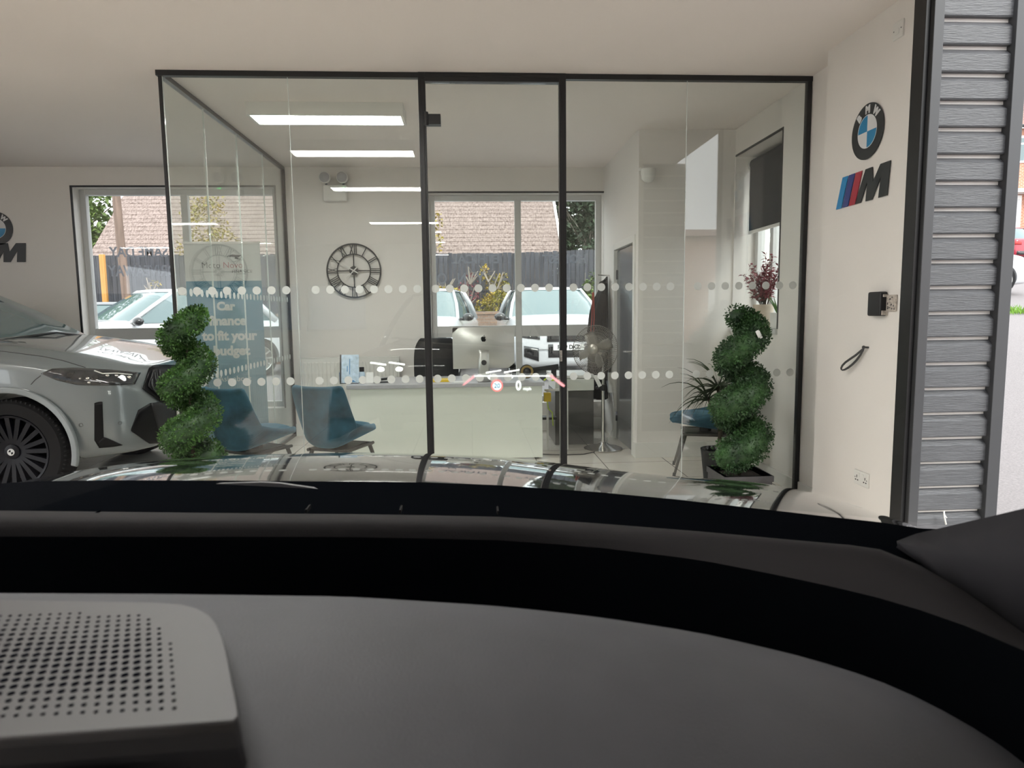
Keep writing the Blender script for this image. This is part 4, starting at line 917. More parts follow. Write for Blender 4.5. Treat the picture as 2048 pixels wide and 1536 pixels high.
line('Moto', 524, 536, 'steel', xm-.215, al='LEFT', bold=-.001); line('Novo', 524, 536, 'decal_r', xm+.0, al='LEFT', bold=-.001); line('FINANCE', 540, 546, 'steel', xm+.19, al='CENTER', sx=1.15)
bd = MB().prism([(-.06, .035), (.0, .055), (.09, .045), (.05, .02), (.10, .0), (.02, .012), (.03, .028)], .001, F(xm+.10, ay(440, 520, by).z)); w('bird_mark', bd, 'steel')
for s, va, vb in (('Car', 604, 620), ('finance', 632, 650), ('to fit your', 662, 680), ('budget', 692, 710)): line(s, va, vb, 'bwhite', bold=.006, x=xm+.05*(va-590)/130)
line('Ask about', 752, 763, 'bwhite', bold=.0, x=xm+.06)
# ================================================================== cars
def lerp_tab(tab, n):
    """smooth resampling of a table of rows (first column = position)"""
    out = []; k = len(tab)
    for i in range(n):
        f = i/(n-1)*(k-1); j = min(k-2, int(f)); t = f-j
        p0, p1, p2, p3 = tab[max(j-1, 0)], tab[j], tab[j+1], tab[min(j+2, k-1)]
        out.append([.5*((2*b)+(c-a)*t+(2*a-5*b+4*c-d)*t*t+(3*b-a-3*c+d)*t**3) for a, b, c, d in zip(p0, p1, p2, p3)])
    return out
def body_mesh(tab, n=44, edge=.86, crown=.03):
    rows = []
    for (x, hw, zb, zs, zt) in lerp_tab(tab, n):
        half = [(0, zb), (.80*hw, zb), (.95*hw, zb+.07), (.995*hw, zb+.20), (hw, (zb+zs)/2+.04), (.992*hw, zs-.06), (.965*hw, zs+.01), (edge*hw, zt-.012), (.55*hw, zt+crown*.6), (0, zt+crown)]
        hs = lerp_tab([list(p) for p in half], 23)
        rows.append([Vector((x, -y, z)) for y, z in hs]+[Vector((x, y, z)) for y, z in hs[-2:0:-1]])
    mb = MB(); m = len(rows[0])
    vs = [p for r in rows for p in r]; fs = []
    for i in range(n-1):
        for j in range(m): fs.append((i*m+j, i*m+(j+1) % m, (i+1)*m+(j+1) % m, (i+1)*m+j))
    fs += [tuple(range(m)), tuple(range((n-1)*m, n*m))[::-1]]
    return mb.add(vs, fs)
def cut_arches(mb, arches, hw, depth):
    me = mb.mesh('body'); finish(me); me.materials.append(None); me.materials.append(None)
    o = link(bpy.data.objects.new('body', me)); c = MB()
    for (x, z, r) in arches:
        for s in (-1, 1): c.cyl((x, s*(hw-depth), z), (x, s*(hw+.2), z), r, n=40)
    cm = c.mesh('arch'); finish(cm); cm.materials.append(None); cm.materials.append(None)
    for p in cm.polygons: p.material_index = 1
    co = link(bpy.data.objects.new('arch', cm)); md = o.modifiers.new('b', 'BOOLEAN'); md.object = co; md.operation = 'DIFFERENCE'; md.solver = 'EXACT'
    bpy.context.view_layer.update()
    res = bpy.data.meshes.new_from_object(o.evaluated_get(bpy.context.evaluated_depsgraph_get()))
    bpy.data.objects.remove(o); bpy.data.objects.remove(co)
    return res
def wheel(root, x, y, z, r, s, rimm='alu', spokes=10):
    """s = -1 or 1: side the wheel faces along y; returns the tyre part with rim and hub under it"""
    Mx = frame((x, y, z), (1, 0, 0), (0, 0, 1)) if s < 0 else frame((x, y, z), (-1, 0, 0), (0, 0, 1))   # local z points outward
    w = .12
    ty = obj('tyre', MB().lathe([(r*.70, -w), (r*.93, -w), (r, -w*.75), (r, w*.45), (r*.985, w*.75), (r*.93, w), (r*.72, w*.98), (r*.70, w*.7)], 56, Mx), 'rubber', root, smooth='auto')
    tr = MB()
    for k in range(72):
        A = Mx @ Matrix.Rotation(2*PI*k/72, 4, 'Z'); tr.mbox(A, (r*.955, -.008, w*.50), (r*1.004, .004, w*.86))
    obj('tread', tr, 'rubber', ty, weld=False)
    rm = MB().lathe([(r*.71, w*.9), (r*.70, w*.96), (r*.66, w*.92), (r*.63, w*.2), (r*.60, -w*.4), (0, -w*.4)], 48, Mx)
    for k in range(spokes):
        A = Mx @ Matrix.Rotation(2*PI*k/spokes, 4, 'Z')
        rm.add([A @ Vector(p) for p in ((.05, -.014, w*.70), (.05, .014, w*.70), (r*.67, .024, w*.90), (r*.67, -.010, w*.90), (.05, -.014, w*.3), (.05, .014, w*.3), (r*.67, .024, w*.6), (r*.67, -.010, w*.6))], [(0, 1, 2, 3), (0, 4, 5, 1), (1, 5, 6, 2), (2, 6, 7, 3), (3, 7, 4, 0)])
    obj('rim', rm, rimm, ty, smooth='auto', weld=False)
    obj('hub_cap', MB().lathe([(.055, w*.5), (.055, w*.78), (.03, w*.84), (0, w*.85)], 24, Mx), rimm, ty, smooth='auto')
    return ty
def cast_patch(bvh, top, bot, org, n=14, m=5, off=.006, direction=None):
    """patch of surface between two outlines, carried onto the body along rays"""
    def samp(pl, t):
        f = t*(len(pl)-1); j = min(len(pl)-2, int(f)); a, b = pl[j], pl[j+1]; return Vector(a).lerp(Vector(b), f-j)
    rows = []; last = None
    for i in range(m):
        r = []
        for j in range(n):
            p = samp(top, j/(n-1)).lerp(samp(bot, j/(n-1)), i/(m-1))
            if direction is None: d = (p-org).normalized(); hit = bvh.ray_cast(org, d)
            else: d = Vector(direction).normalized(); hit = bvh.ray_cast(p-d*3, d)
            if hit[0] is None: hit = bvh.find_nearest(p); 
            nn = hit[1]; nn = nn if nn.dot(d) < 0 else -nn
            r.append(hit[0]+nn*off)
        rows.append(r)
    return rows
def make_bvh(mb):
    return BVHTree.FromPolygons([Vector(v) for v in mb.v], mb.f)
def glasshouse(root, xf, xr, tf, tr, z0, z1, w0, w1, paint, world=False):
    ring = lambda f, r, w: [(f, -w*.70), (f+.10*0, -w*.35), (f+.02, 0), (f, w*.35), (f, w*.70), (f-.22, w*.97), (f-.42, w), ((f+r)/2, w*1.01), (r+.30, w*.97), (r+.08, w*.80), (r, w*.4), (r, -w*.4), (r+.08, -w*.80), (r+.30, -w*.97), ((f+r)/2, -w*1.01), (f-.42, -w), (f-.22, -w*.97)]
    a = [(x, y, z0) for x, y in ring(xf, xr, w0)]; b = [(x, y, z1) for x, y in ring(tf, tr, w1)]; n = len(a)
    mid = [tuple(.5*(p+q) for p, q in zip(u, v)) for u, v in zip(a, b)]
    mid = [(x, y*1.03, z+.015) for x, y, z in mid]
    mb = MB(); mb.add(a+mid+b, [(k*n+i, k*n+(i+1) % n, (k+1)*n+(i+1) % n, (k+1)*n+i) for k in (0, 1) for i in range(n)])
    obj('windows', mb, 'cglass', root, smooth='auto', world=world)
    rf = MB(); ins = [(x*.96+.04*(tf+tr)/2, y*.9, z1+.045) for x, y, z in b]; cen = ((tf+tr)/2, 0, z1+.07)
    lip = [(x+(0.02 if x > (tf+tr)/2 else -.02), y*1.03, z1-.005) for x, y, z in b]
    rf.add(lip+ins+[cen], [(i, (i+1) % n, n+(i+1) % n, n+i) for i in range(n)]+[(n+i, n+(i+1) % n, 2*n) for i in range(n)])
    obj('roof', rf, paint, root, smooth=True, world=world)
    for i, wd in ((5, .035), (16, .035), (7, .035), (14, .035), (8, .07), (13, .07)):
        q = [Vector(a[i]), Vector(mid[i]), Vector(b[i])]; c = Vector(((tf+tr)/2, 0, (z0+z1)/2))
        obj('window_pillar', MB().tube([p+(Vector((p.x-c.x, p.y-c.y, 0))).normalized()*.004 for p in q], wd, 6), paint if i not in (7, 14) else 'gloss_k', root, smooth=True, world=world)
def car(name, label, loc, rotz, paint, plate=None, L=4.55, Wd=1.86, Ht=1.66, rear=False, plate_m='plate', cat='car'):
    t = thing(name, label, cat, loc, rotz); hw = Wd/2; F = L/2; k = Ht/1.66
    tab = [(F, hw*.70, .34, .60*k, .74*k), (F-.04, hw*.82, .27, .66*k, .84*k), (F-.16, hw*.92, .23, .74*k, .93*k), (F-.45, hw*.975, .21, .86*k, 1.0*k), (F-.9, hw, .20, .92*k, 1.05*k), (F-1.3, hw, .20, .95*k, 1.09*k), (0, hw, .20, .98*k, 1.10*k), (-F+1.1, hw, .20, .99*k, 1.10*k), (-F+.5, hw*.985, .23, .98*k, 1.09*k), (-F+.15, hw*.93, .28, .92*k, 1.05*k), (-F+.03, hw*.86, .34, .86*k, 1.0*k), (-F, hw*.78, .40, .80*k, .92*k)]
    mb = body_mesh(tab); bv = make_bvh(mb); me = cut_arches(mb, [(F-.88, .34, .385), (-F+.90, .34, .385)], hw, .32)
    me.materials.clear(); me.materials.append(M[paint]); me.materials.append(M['rubber'])
    for p in me.polygons: p.use_smooth = True
    me.set_sharp_from_angle(angle=math.radians(40)); b = link(bpy.data.objects.new('body', me)); b.parent = t
    glasshouse(t, F-1.18, -F+.22, F-2.0, -F+.75, 1.05*k, Ht-.07, hw*.93, hw*.70, paint)
    for x in (F-.88, -F+.90):
        for s in (-1, 1): wheel(t, x, s*(hw-.125), .34, .34, s)
    def patch(nm, ys, zt_, zb_, m, d=(-1, 0, 0), off=.008, x0=0, n=10, mm=4):
        top = [Vector((x0, ys[0], zt_[0])), Vector((x0, ys[1], zt_[1]))]; bot = [Vector((x0, ys[0], zb_[0])), Vector((x0, ys[1], zb_[1]))]
        return obj(nm, MB().grid(cast_patch(bv, top, bot, None, n, mm, off, d)), m, t, smooth=True, solid=.006)
    f = (-1, 0, 0); r = (1, 0, 0)
    patch('bumper_grille', (-.34, .34), (.62, .62), (.40, .40), 'gloss_k', f)
    patch('upper_grille', (-.36, .36), (.80*k, .80*k), (.66, .66), 'gloss_k', f)
    for s in (-1, 1):
        patch('headlamp', (s*.48, s*.82), (.80*k, .84*k), (.70, .74), 'hlamp', f)
        patch('side_intake', (s*.50, s*.74), (.56, .60), (.34, .42), 'gloss_k', f)
        patch('tail_lamp', (s*.48, s*.80), (.92*k, .94*k), (.80, .80), 'tail', r)
        mr = MB().ball((F-1.45, s*(hw+.10), 1.08*k), (.085, .11, .075), 12).cyl((F-1.45, s*(hw-.10), 1.04*k), (F-1.45, s*(hw+.06), 1.05*k), .03)
        obj('door_mirror', mr, 'gloss_k', t, smooth=True)
    patch('rear_bumper', (-.7, .7), (.52, .52), (.36, .36), 'gloss_k', r)
    z = .575
    for sgn, yes in ((1, plate and not rear), (-1, plate and rear)):
        if not yes: continue
        hit = bv.ray_cast(Vector((sgn*5, 0, z if sgn > 0 else .86)), Vector((-sgn, 0, 0)))[0]
        Mx = frame((hit.x+sgn*.02, 0, hit.z), (0, sgn, 0), (0, 0, 1)); pl = obj('number_plate', MB().mbox(Mx, (-.26, -.056, 0), (.26, .056, .012)), plate_m, t)
        tx = MB(); write(tx, plate, .095, Mx @ Matrix.Translation((0, -.034, .012)), .001, 'CENTER', bold=.003, sx=.95); obj('lettering', tx, 'decal_k', pl)
    return t
GZ = .24
car('car', 'white car parked nose to the office window beside the hanging coats', (1.56, 13.35, GZ), -PI/2+.03, 'cwhite', 'RJ69 DKZ')
car('car', 'white car parked nose to the office window behind the computer', (-.95, 13.45, GZ), -PI/2-.13, 'cwhite')
car('car', 'white car parked askew outside the window behind the banner', (-5.6, 12.6, GZ), -PI/2-.75, 'cwhite', Wd=1.9)
car('car', 'dark car parked side-on below the telegraph pole and orange post', (-8.2, 14.4, GZ), PI+.15, 'cdark', Ht=1.48)

# ---- grey showroom SUV, nose to the right
nose = -2.57; cyy = 6.15
t = thing('car', 'matt grey showroom car with black grille and dark wheels, cut off by the frame', 'car', (-4.9, cyy, 0))
tab = [(nose, .50, .38, .72, .91), (nose-.025, .62, .34, .79, .955), (nose-.09, .745, .32, .85, .985), (nose-.20, .86, .31, .90, 1.015), (nose-.42, .94, .29, .975, 1.085), (nose-.72, .975, .26, 1.045, 1.150), (nose-1.1, .99, .25, 1.09, 1.205), (nose-1.5, .99, .25, 1.11, 1.225), (nose-3.0, .99, .25, 1.12, 1.225), (nose-4.0, .99, .26, 1.12, 1.22), (nose-4.6, .95, .3, 1.10, 1.22), (nose-4.85, .86, .40, 1.02, 1.15), (nose-4.92, .76, .5, .95, 1.05)]
mb = body_mesh(tab, 64, edge=.80, crown=.035); bvx = make_bvh(mb)
hub = at(19, 906, 1, cyy-.99); hxx = hub.x; WR = .405; HZ = .39; AR = .452
me = cut_arches(mb, [(hxx, HZ, AR), (hxx-2.95, HZ, AR)], .99, .34); me.materials.clear(); me.materials.append(M['cgrey']); me.materials.append(M['rubber'])
for p in me.polygons: p.use_smooth = True
me.set_sharp_from_angle(angle=math.radians(40)); X6 = t
sb = link(bpy.data.objects.new('body', me)); sb.parent = t; sb.location = (4.9, 0, 0)
hold = link(bpy.data.objects.new('tmp', None)); hold.location = (0, cyy, 0)
class Holder: pass
org = EYE-Vector((0, cyy, 0))       # the eye in the car's own coordinates
def px(u, v): return ay(u, v, 5.0)-Vector((0, cyy, 0))
def shift(o): o.parent = t; o.location = (4.9, 0, 0); return o
def spatch(nm, top, bot, m, n=22, mm=6, off=.006, solid=.006, smooth=True):
    return shift(obj(nm, MB().grid(cast_patch(bvx, [px(*p) for p in top], [px(*p) for p in bot], org, n, mm, off)), m, None, smooth=smooth, solid=solid))
def line3(nm, pts, m, r=.004, off=.001):
    q = []
    for i in range(len(pts)-1):
        for k in range(8):
            f = k/8; p = px(*pts[i]).lerp(px(*pts[i+1]), f); h = bvx.ray_cast(org, (p-org).normalized())
            if h[0]: q.append(h[0]+h[1]*off*(1 if h[1].dot(p-org) < 0 else -1))
    return shift(obj(nm, MB().tube(q, r, 6), m, None, smooth=True)) if len(q) > 2 else None
hl = spatch('headlamp', [(83, 747), (105, 738), (150, 736.5), (215, 740), (281, 746)], [(83, 747.5), (115, 761), (155, 770), (215, 771), (269, 769)], 'hlamp', 26, 6, .004)
lo = MB()
for (u, v, rr) in ((175, 757, .018), (178, 765, .016), (214, 752, .020), (232, 752, .020), (257, 755, .024), (160, 757, .012)):
    h = bvx.ray_cast(org, (px(u, v)-org).normalized())
    if h[0]: lo.ball(h[0]+h[1]*(.004 if h[1].dot(org-h[0]) > 0 else -.004), (rr*.9, rr*.5, rr*.6), 10)
shift(obj('lamp_lens', lo, 'chrome', None, smooth=True, weld=False))
line3('lamp_strip', [(188, 743), (205, 749), (232, 748), (268, 751)], 'white', .005, .010)
spatch('air_curtain', [(189, 806), (197, 803.5), (205, 803)], [(189, 880), (197, 893), (208, 889)], 'grille_k', 10, 14, .005)
spatch('air_curtain', [(196, 885), (207, 874), (214, 876)], [(198, 895), (225, 893), (245, 889.5)], 'grille_k', 12, 6, .006)
sl = MB()
spatch('side_intake_frame', [(262, 858), (276, 820), (300, 806), (330, 803)], [(262, 862), (298, 887), (318, 886), (340, 878)], 'grille_k', 16, 10, .004)
spatch('lower_grille', [(300, 806), (322, 803), (352, 803)], [(318, 872), (330, 872), (352, 866)], 'dark', 10, 10, .010)
gk = spatch('kidney_grille', [(284, 775), (296, 738), (306, 733), (345, 731), (362, 731)], [(284, 778), (318, 803), (330, 804), (350, 803), (362, 801)], 'grille_k', 20, 10, .012)
kd = [(292, 770), (302, 742), (308, 739), (345, 738), (362, 738)]; kb = [(292, 774), (319, 797), (330, 798), (350, 797), (362, 796)]
spatch('kidney_grille_mesh', kd, kb, 'dark', 20, 10, .024)
for i in range(7):
    f = .12+.80*i/6; 
    def smp(pl, t_):
        g_ = t_*(len(pl)-1); j = min(len(pl)-2, int(g_)); a, b = pl[j], pl[j+1]; return (a[0]+(b[0]-a[0])*(g_-j), a[1]+(b[1]-a[1])*(g_-j))
    a = smp(kd, f); b = smp(kb, f); pts = []
    for k in range(9):
        g_ = k/8; p = px(a[0]+(b[0]-a[0])*g_-6*math.sin(PI*g_)*.6, a[1]+(b[1]-a[1])*g_); h = bvx.ray_cast(org, (p-org).normalized())
        if h[0]: pts.append(h[0]+Vector((.034, -.01, 0)))
    if len(pts) > 3: shift(obj('grille_slat', MB().tube(pts, .006, 6), 'steel', None, smooth=True))
h = bvx.ray_cast(org, (px(346, 826)-org).normalized())[0]
if h is None: h = Vector((nose, -.2, .62))
Mx = frame((nose+.02, 0, h.z), (0, 1, 0), (0, 0, 1)); pl = shift(obj('number_plate', MB().mbox(Mx, (-.26, -.056, 0), (.26, .056, .012)), 'plate', None))
tx = MB(); write(tx, 'D', .10, Mx @ Matrix.Translation((-.20, -.036, .012)), .001, 'CENTER', bold=.003); q = obj('lettering', tx, 'decal_k', pl)
line3('bonnet_seam', [(0, 702), (86, 713), (125, 721), (178, 737)], 'steel', .0035)
line3('bonnet_seam', [(178, 737), (230, 742), (289, 747)], 'steel', .0035)
line3('bumper_seam', [(62, 769), (70, 760), (83, 750)], 'steel', .003)
sn = MB()
for (u, v) in ((162, 850), (240, 846)):
    hh = bvx.ray_cast(org, (px(u, v)-org).normalized())
    if hh[0]: nn = hh[1] if hh[1].dot(org-hh[0]) > 0 else -hh[1]; sn = MB().ring(.011, .014, .003, Matrix.Translation(hh[0]) @ nn.to_track_quat('Z', 'Y').to_matrix().to_4x4(), 20); shift(obj('parking_sensor', sn, 'steel', None))
for s in (-1, 1):
    shift(obj('arch_flare', MB().ring(AR-.004, AR+.045, .034, frame((hxx, s*.965, HZ), (s*-1, 0, 0), (0, 0, 1)), 40, -.25, PI+.25), 'cgrey', None, bevel=.01))
gh = len(X6.children)
gr = link(bpy.data.objects.new('glass_root', None))
before = set(bpy.data.objects)
glasshouse(gr, nose-1.15, nose-4.75, nose-1.95, nose-4.0, 1.205, 1.66, .93, .68, 'cgrey')
for s in (-1, 1):
    for x in (hxx, hxx-2.95): wheel(gr, x, s*(.985-.115), HZ, WR*.985, s, 'rimk', 20)
for o in list(gr.children): shift(o)
ring_m = frame((hxx, -.985+.115, HZ), (1, 0, 0), (0, 0, 1))
shift(obj('hub_emblem', MB().ring(.018, .026, .004, ring_m @ Matrix.Translation((0, 0, .102)), 24).prism([(0, 0)]+[(.017*math.cos(PI/2*i/6), .017*math.sin(PI/2*i/6)) for i in range(7)], .004, ring_m @ Matrix.Translation((0, 0, .102))).prism([(0, 0)]+[(.017*math.cos(PI+PI/2*i/6), .017*math.sin(PI+PI/2*i/6)) for i in range(7)], .004, ring_m @ Matrix.Translation((0, 0, .102))), 'decal_w', None, weld=False))
mr = MB().ball((nose-1.75, -1.06, 1.22), (.09, .12, .08), 12).cyl((nose-1.75, -.9, 1.17), (nose-1.75, -1.03, 1.19), .03); shift(obj('door_mirror', mr, 'gloss_k', None, smooth=True))
wb = MB().tube([(nose-1.16, -.62, 1.215), (nose-1.08, 0, 1.265), (nose-1.16, .62, 1.215)], .012, 6); shift(obj('wiper', wb, 'dark', None, smooth=True))
bpy.data.objects.remove(gr); bpy.data.objects.remove(hold)

# ---- cars out in the street
def hill(x, y):
    s = max(0., min(1., (x-3.5)/6)); s = s*s*(3-2*s); return s*max(0., .13*(y-4))
p = at(2043, 500, 1, 29.5); car('car', 'red car parked up the street, seen from behind with a yellow plate', (p.x, 31.6, hill(p.x, 30)), PI/2+.12, 'cred', 'BD17 KUN', rear=True, plate_m='yplate', Ht=1.7)
p = at(2026, 555, 1, 17.2); car('car', 'white car nose just showing past the dark cladding in the street', (p.x-1.80, 17.9, hill(p.x-1, 17.6)), .05, 'cwhite')
# ================================================================== outside: yard, fence, house, trees, street
xs = [-30+1.5*i for i in range(22)]+[2.9]; ys = [B+.3+1.5*i for i in range(30)]
struct('ground_yard', MB().grid([[Vector((x, y, GZ-.005)) for x in xs] for y in ys]), 'asphalt')
xs = [2.9]+[3.5+1.0*i for i in range(50)]; ys = [-40+4*i for i in range(10)]+[1.0*i for i in range(1, 56)]
struct('ground_street', MB().grid([[Vector((x, y, -.02+hill(x, y))) for x in xs] for y in ys]), 'asphalt')
by_ = 16.2
struct('retaining_wall', MB().box((-16, by_, GZ-.1), (8.4, by_+.22, 1.36)).box((-16, by_-.02, 1.36), (8.4, by_+.25, 1.43)), 'brickx', weld=False)
struct('planting_bed', MB().box((-16, by_+.22, GZ-.1), (8.5, by_+1.6, 1.38)), 'soil')
fy = by_+1.3; t = thing('fence', 'dark grey close-board timber fence behind the parked white cars', 'fence', (-3, fy, 1.4))
ft = MB(); x = -16.0; rn = random.Random(3)
while x < 8.4:
    w_ = .118; zt = 2.93+rn.uniform(-.012, .012)+.20*max(0, (x-1.2)/6); ft.box((x, fy-.010+rn.uniform(-.006, .006), 1.38), (x+w_-.008, fy+.012, zt)); x += w_
obj('boards', ft, 'fence', t, world=True, weld=False)
for z in (1.6, 2.2, 2.75): obj('rail', MB().box((-16, fy+.012, z-.04), (8.4, fy+.06, z+.04)), 'fence', t, world=True)
p = ay(207, 550, by_+.9); tag(obj('timber_post', MB().box((p.x-.055, by_+.85, 1.38), (p.x+.055, by_+.95, 2.92)), 'opost', bevel=.008), 'orange new timber post in front of the dark fence', 'post')
p = ay(240, 500, by_-.3); q = ay(243, 500, by_-.3)
t = tag(obj('telegraph_pole', MB().tube([(p.x+.12, by_-.3, GZ-.05), (p.x+.02, by_-.3, 3.2), (p.x-.06, by_-.3, 8.0)], [.10, .09, .08], 16), 'pole', smooth='auto'), 'weathered brown telegraph pole in front of the dark fence', 'pole')

# ---- bungalow with a big clay-tiled roof
hy = 20.2; xa, xb = -10.9, 2.75
t = thing('house', 'house with large brown tiled roof behind the dark fence', 'house', ((xa+xb)/2, hy+3, 0))
rf = MB(); z0, z1, d = 3.02, 8.6, 6.0
rf.hexa([(xa, hy, z0), (xb, hy, z0), (xb, hy+d, z1), (xa, hy+d, z1), (xa, hy, z0+.09), (xb, hy, z0+.09), (xb, hy+d, z1+.09), (xa, hy+d, z1+.09)])
rf.hexa([(xa, hy+d, z1), (xb, hy+d, z1), (xb, hy+2*d, z0), (xa, hy+2*d, z0), (xa, hy+d, z1+.09), (xb, hy+d, z1+.09), (xb, hy+2*d, z0+.09), (xa, hy+2*d, z0+.09)])
obj('roof', rf, 'tile', t, world=True, weld=False)
nr = 0; sl = (z1-z0)/d; tm = MB()                                  # overlapping tile courses
k = 0
while k*.15 < d-.2:
    y = hy+k*.15; z = z0+.09+sl*(y-hy); tm.hexa([(xa-.02, y-.02, z-.015), (xb+.02, y-.02, z-.015), (xb+.02, y+.16, z+sl*.175), (xa-.02, y+.16, z+sl*.175), (xa-.02, y-.02, z+.034), (xb+.02, y-.02, z+.034), (xb+.02, y+.16, z+sl*.175+.012), (xa-.02, y+.16, z+sl*.175+.012)]); k += 1
obj('tile_courses', tm, 'tile', t, world=True, weld=False)
obj('walls', MB().box((xa+.25, hy+.35, 0), (xb-.25, hy+2*d-.35, z0+.2)), 'brickx', t, world=True)
obj('gutter', MB().tube([(xa, hy-.05, z0), (xb, hy-.05, z0)], .06, 8), 'dark', t, world=True)
obj('bargeboard', MB().hexa([(xb, hy-.05, z0-.12), (xb+.08, hy-.05, z0-.12), (xb+.08, hy+d, z1-.10), (xb, hy+d, z1-.10), (xb, hy-.05, z0+.14), (xb+.08, hy-.05, z0+.14), (xb+.08, hy+d, z1+.14), (xb, hy+d, z1+.14)]), 'white', t, world=True)

# ---- trees and shrubs
def plant(name, label, cat, loc, blobs, n, m, size, trunk=None, seed=1, twigs=0, group=None):
    t = thing(name, label, cat, loc, 0, group); rn = random.Random(seed); lf = MB(); tot = sum(b[3]*b[4]*b[5] for b in blobs)
    for (x, y, z, rx, ry, rz) in blobs:
        for i in range(int(n*rx*ry*rz/tot)):
            d = Vector((rn.gauss(0, 1), rn.gauss(0, 1), rn.gauss(0, 1))).normalized()*rn.uniform(.35, 1)**.5
            s = size*rn.uniform(.6, 1.4); lf.leaf((x+d.x*rx, y+d.y*ry, z+d.z*rz), Vector((rn.uniform(-1, 1), rn.uniform(-1, 1), rn.uniform(-1, .6))), Vector((rn.uniform(-1, 1), rn.uniform(-1, 1), 1)), s, s*.62)
    obj('foliage', lf, m, t, weld=False, recalc=False)
    if trunk:
        top = Vector(trunk[1]); tb = MB().tube([(0, 0, trunk[2]), Vector((0, 0, trunk[2])).lerp(top, .5)+Vector((.05, 0, 0)), top], [trunk[0], trunk[0]*.8, trunk[0]*.4], 8)
        for (x, y, z, rx, ry, rz) in blobs[:8]: tb.tube([top*.6, Vector((x, y, z))], [trunk[0]*.35, trunk[0]*.1], 5)
        obj('trunk', tb, 'bark', t, smooth=True, weld=False)
    if twigs:
        tw = MB()
        for i in range(twigs):
            b = rn.choice(blobs); s0 = Vector((b[0]*.5, b[1]*.5, b[2]-b[5])); e = Vector((b[0]+rn.uniform(-1, 1)*b[3], b[1]+rn.uniform(-1, 1)*b[4], b[2]+rn.uniform(-.2, 1)*b[5])); mid = s0.lerp(e, .55)+Vector((rn.uniform(-.2, .2), 0, rn.uniform(0, .3)))
            tw.tube([s0, mid, e], [.022, .013, .005], 4)
        obj('twigs', tw, 'twig', t, weld=False)
    return t
plant('tree', 'green leafy tree behind the telegraph pole at the end of the tiled roof', 'tree', (-14.2, 23.5, 0), [(0, 0, 4.4, 2.2, 1.2, 1.7), (1.2, 0, 3.6, 1.5, 1, 1.2), (-1.0, 0, 6.0, 1.8, 1.2, 1.6), (1.3, 0, 5.7, 1.0, .8, 1.0)], 7200, 'leaf', .17, (.18, (0, 0, 5), 0), 21)
plant('tree', 'taller tree far behind the telegraph pole and the leafy tree', 'tree', (-17.5, 29, 0), [(0, 0, 5, 3.2, 1.5, 3.0), (3, 0, 6, 2.8, 1.5, 3.2), (-3, 0, 6, 2.5, 1.5, 3)], 7000, 'leaf', .26, (.2, (0, 0, 6), 0), 27)
x = ay(415, 440, 18.6).x; plant('tree', 'slender sapling with pale leaves before the roof above the banner', 'tree', (x, 18.6, 0), [(0, 0, 3.9, .5, .4, .65), (.3, 0, 3.4, .5, .4, .4), (-.35, 0, 4.2, .35, .3, .4), (.25, 0, 4.5, .25, .3, .35), (-.5, 0, 3.2, .4, .3, .45)], 1300, 'yleaf', .085, (.04, (0, 0, 4.6), 0), 22)
x = ay(868, 440, 18.6).x; plant('tree', 'slender sapling with pale leaves beside the window edge before the roof', 'tree', (x, 18.6, 0), [(0, 0, 3.9, .28, .3, .32), (.03, 0, 3.35, .26, .3, .28), (-.3, 0, 3.6, .3, .3, .8)], 520, 'yleaf', .085, (.03, (0, 0, 4.1), 0), 23)
plant('tree', 'dark dense tree with bare twigs beside the white-edged roof verge', 'tree', (4.6, 22.5, 0), [(-.6, 0, 3.6, 1.1, .8, 1.2), (.5, .5, 4.6, 1.5, 1, 1.7), (1.5, 0, 3.4, 1.2, .8, 1.3), (-.4, 0, 5.6, 1.0, .8, 1.2)], 12000, 'dleaf', .17, (.15, (0, 0, 5.5), 0), 24, 150)
plant('tree', 'dense evergreen further behind the bare-twigged tree', 'tree', (6.6, 27.5, 0), [(-1.5, 0, 4.5, 2.6, 1.3, 3.0), (1.5, 0, 5.5, 2.6, 1.3, 3.4)], 11000, 'dleaf', .30, (.2, (0, 0, 6), 0), 28)
plant('tree', 'bright green tree seen below the charcoal blind', 'tree', (5.6, 12.0, 0.1), [(0, 0, 2.3, .9, .9, .9), (.5, 0, 3.1, .8, .8, .8), (-.3, 0, 1.4, .8, .8, .7)], 2600, 'leaf', .13, (.08, (0, 0, 2.9), 0), 25)
sp = by_+.6
for (u, v, lab, bl, n, m, s, sd) in (
        (1000, 590, 'yellow-green shrub on the low wall between the two white cars', [(0, 0, .28, .48, .25, .36), (.4, 0, .22, .35, .2, .26), (-.35, 0, .2, .3, .2, .24)], 1500, 'yleaf', .06, 31),
        (984, 548, 'straggly climber with lime leaves against the fence between the white cars', [(-.18, .3, 1.02, .14, .1, .22), (.0, .3, .75, .20, .1, .18), (.26, .3, .85, .16, .1, .22), (.15, .3, .5, .2, .1, .22)], 420, 'yleaf', .075, 32),
        (890, 570, 'low flowering shrub above the roof of the white car behind the computer', [(0, 0, .60, .38, .2, .12)], 420, 'yleaf', .06, 33),
        (936, 565, 'thin reddish shrub against the fence beside the lime climber', [(0, .2, .55, .3, .15, .35), (.1, .2, .9, .15, .1, .15)], 330, 'redleaf', .05, 34),
        (1203, 560, 'tall green grassy shrub at the window edge above the hanging coats', [(0, .1, .55, .5, .25, .55), (.3, .1, 1.0, .35, .2, .5)], 900, 'leaf', .10, 35),
        (292, 585, 'small yellow-green shrub against the fence beside the telegraph pole', [(0, .2, .35, .30, .15, .35), (.15, .2, .75, .18, .1, .2)], 330, 'yleaf', .06, 36)):
    p = ay(u, v, sp); plant('shrub', lab, 'shrub', (p.x, sp, 1.36), bl, n, m, s, None, sd, 14)

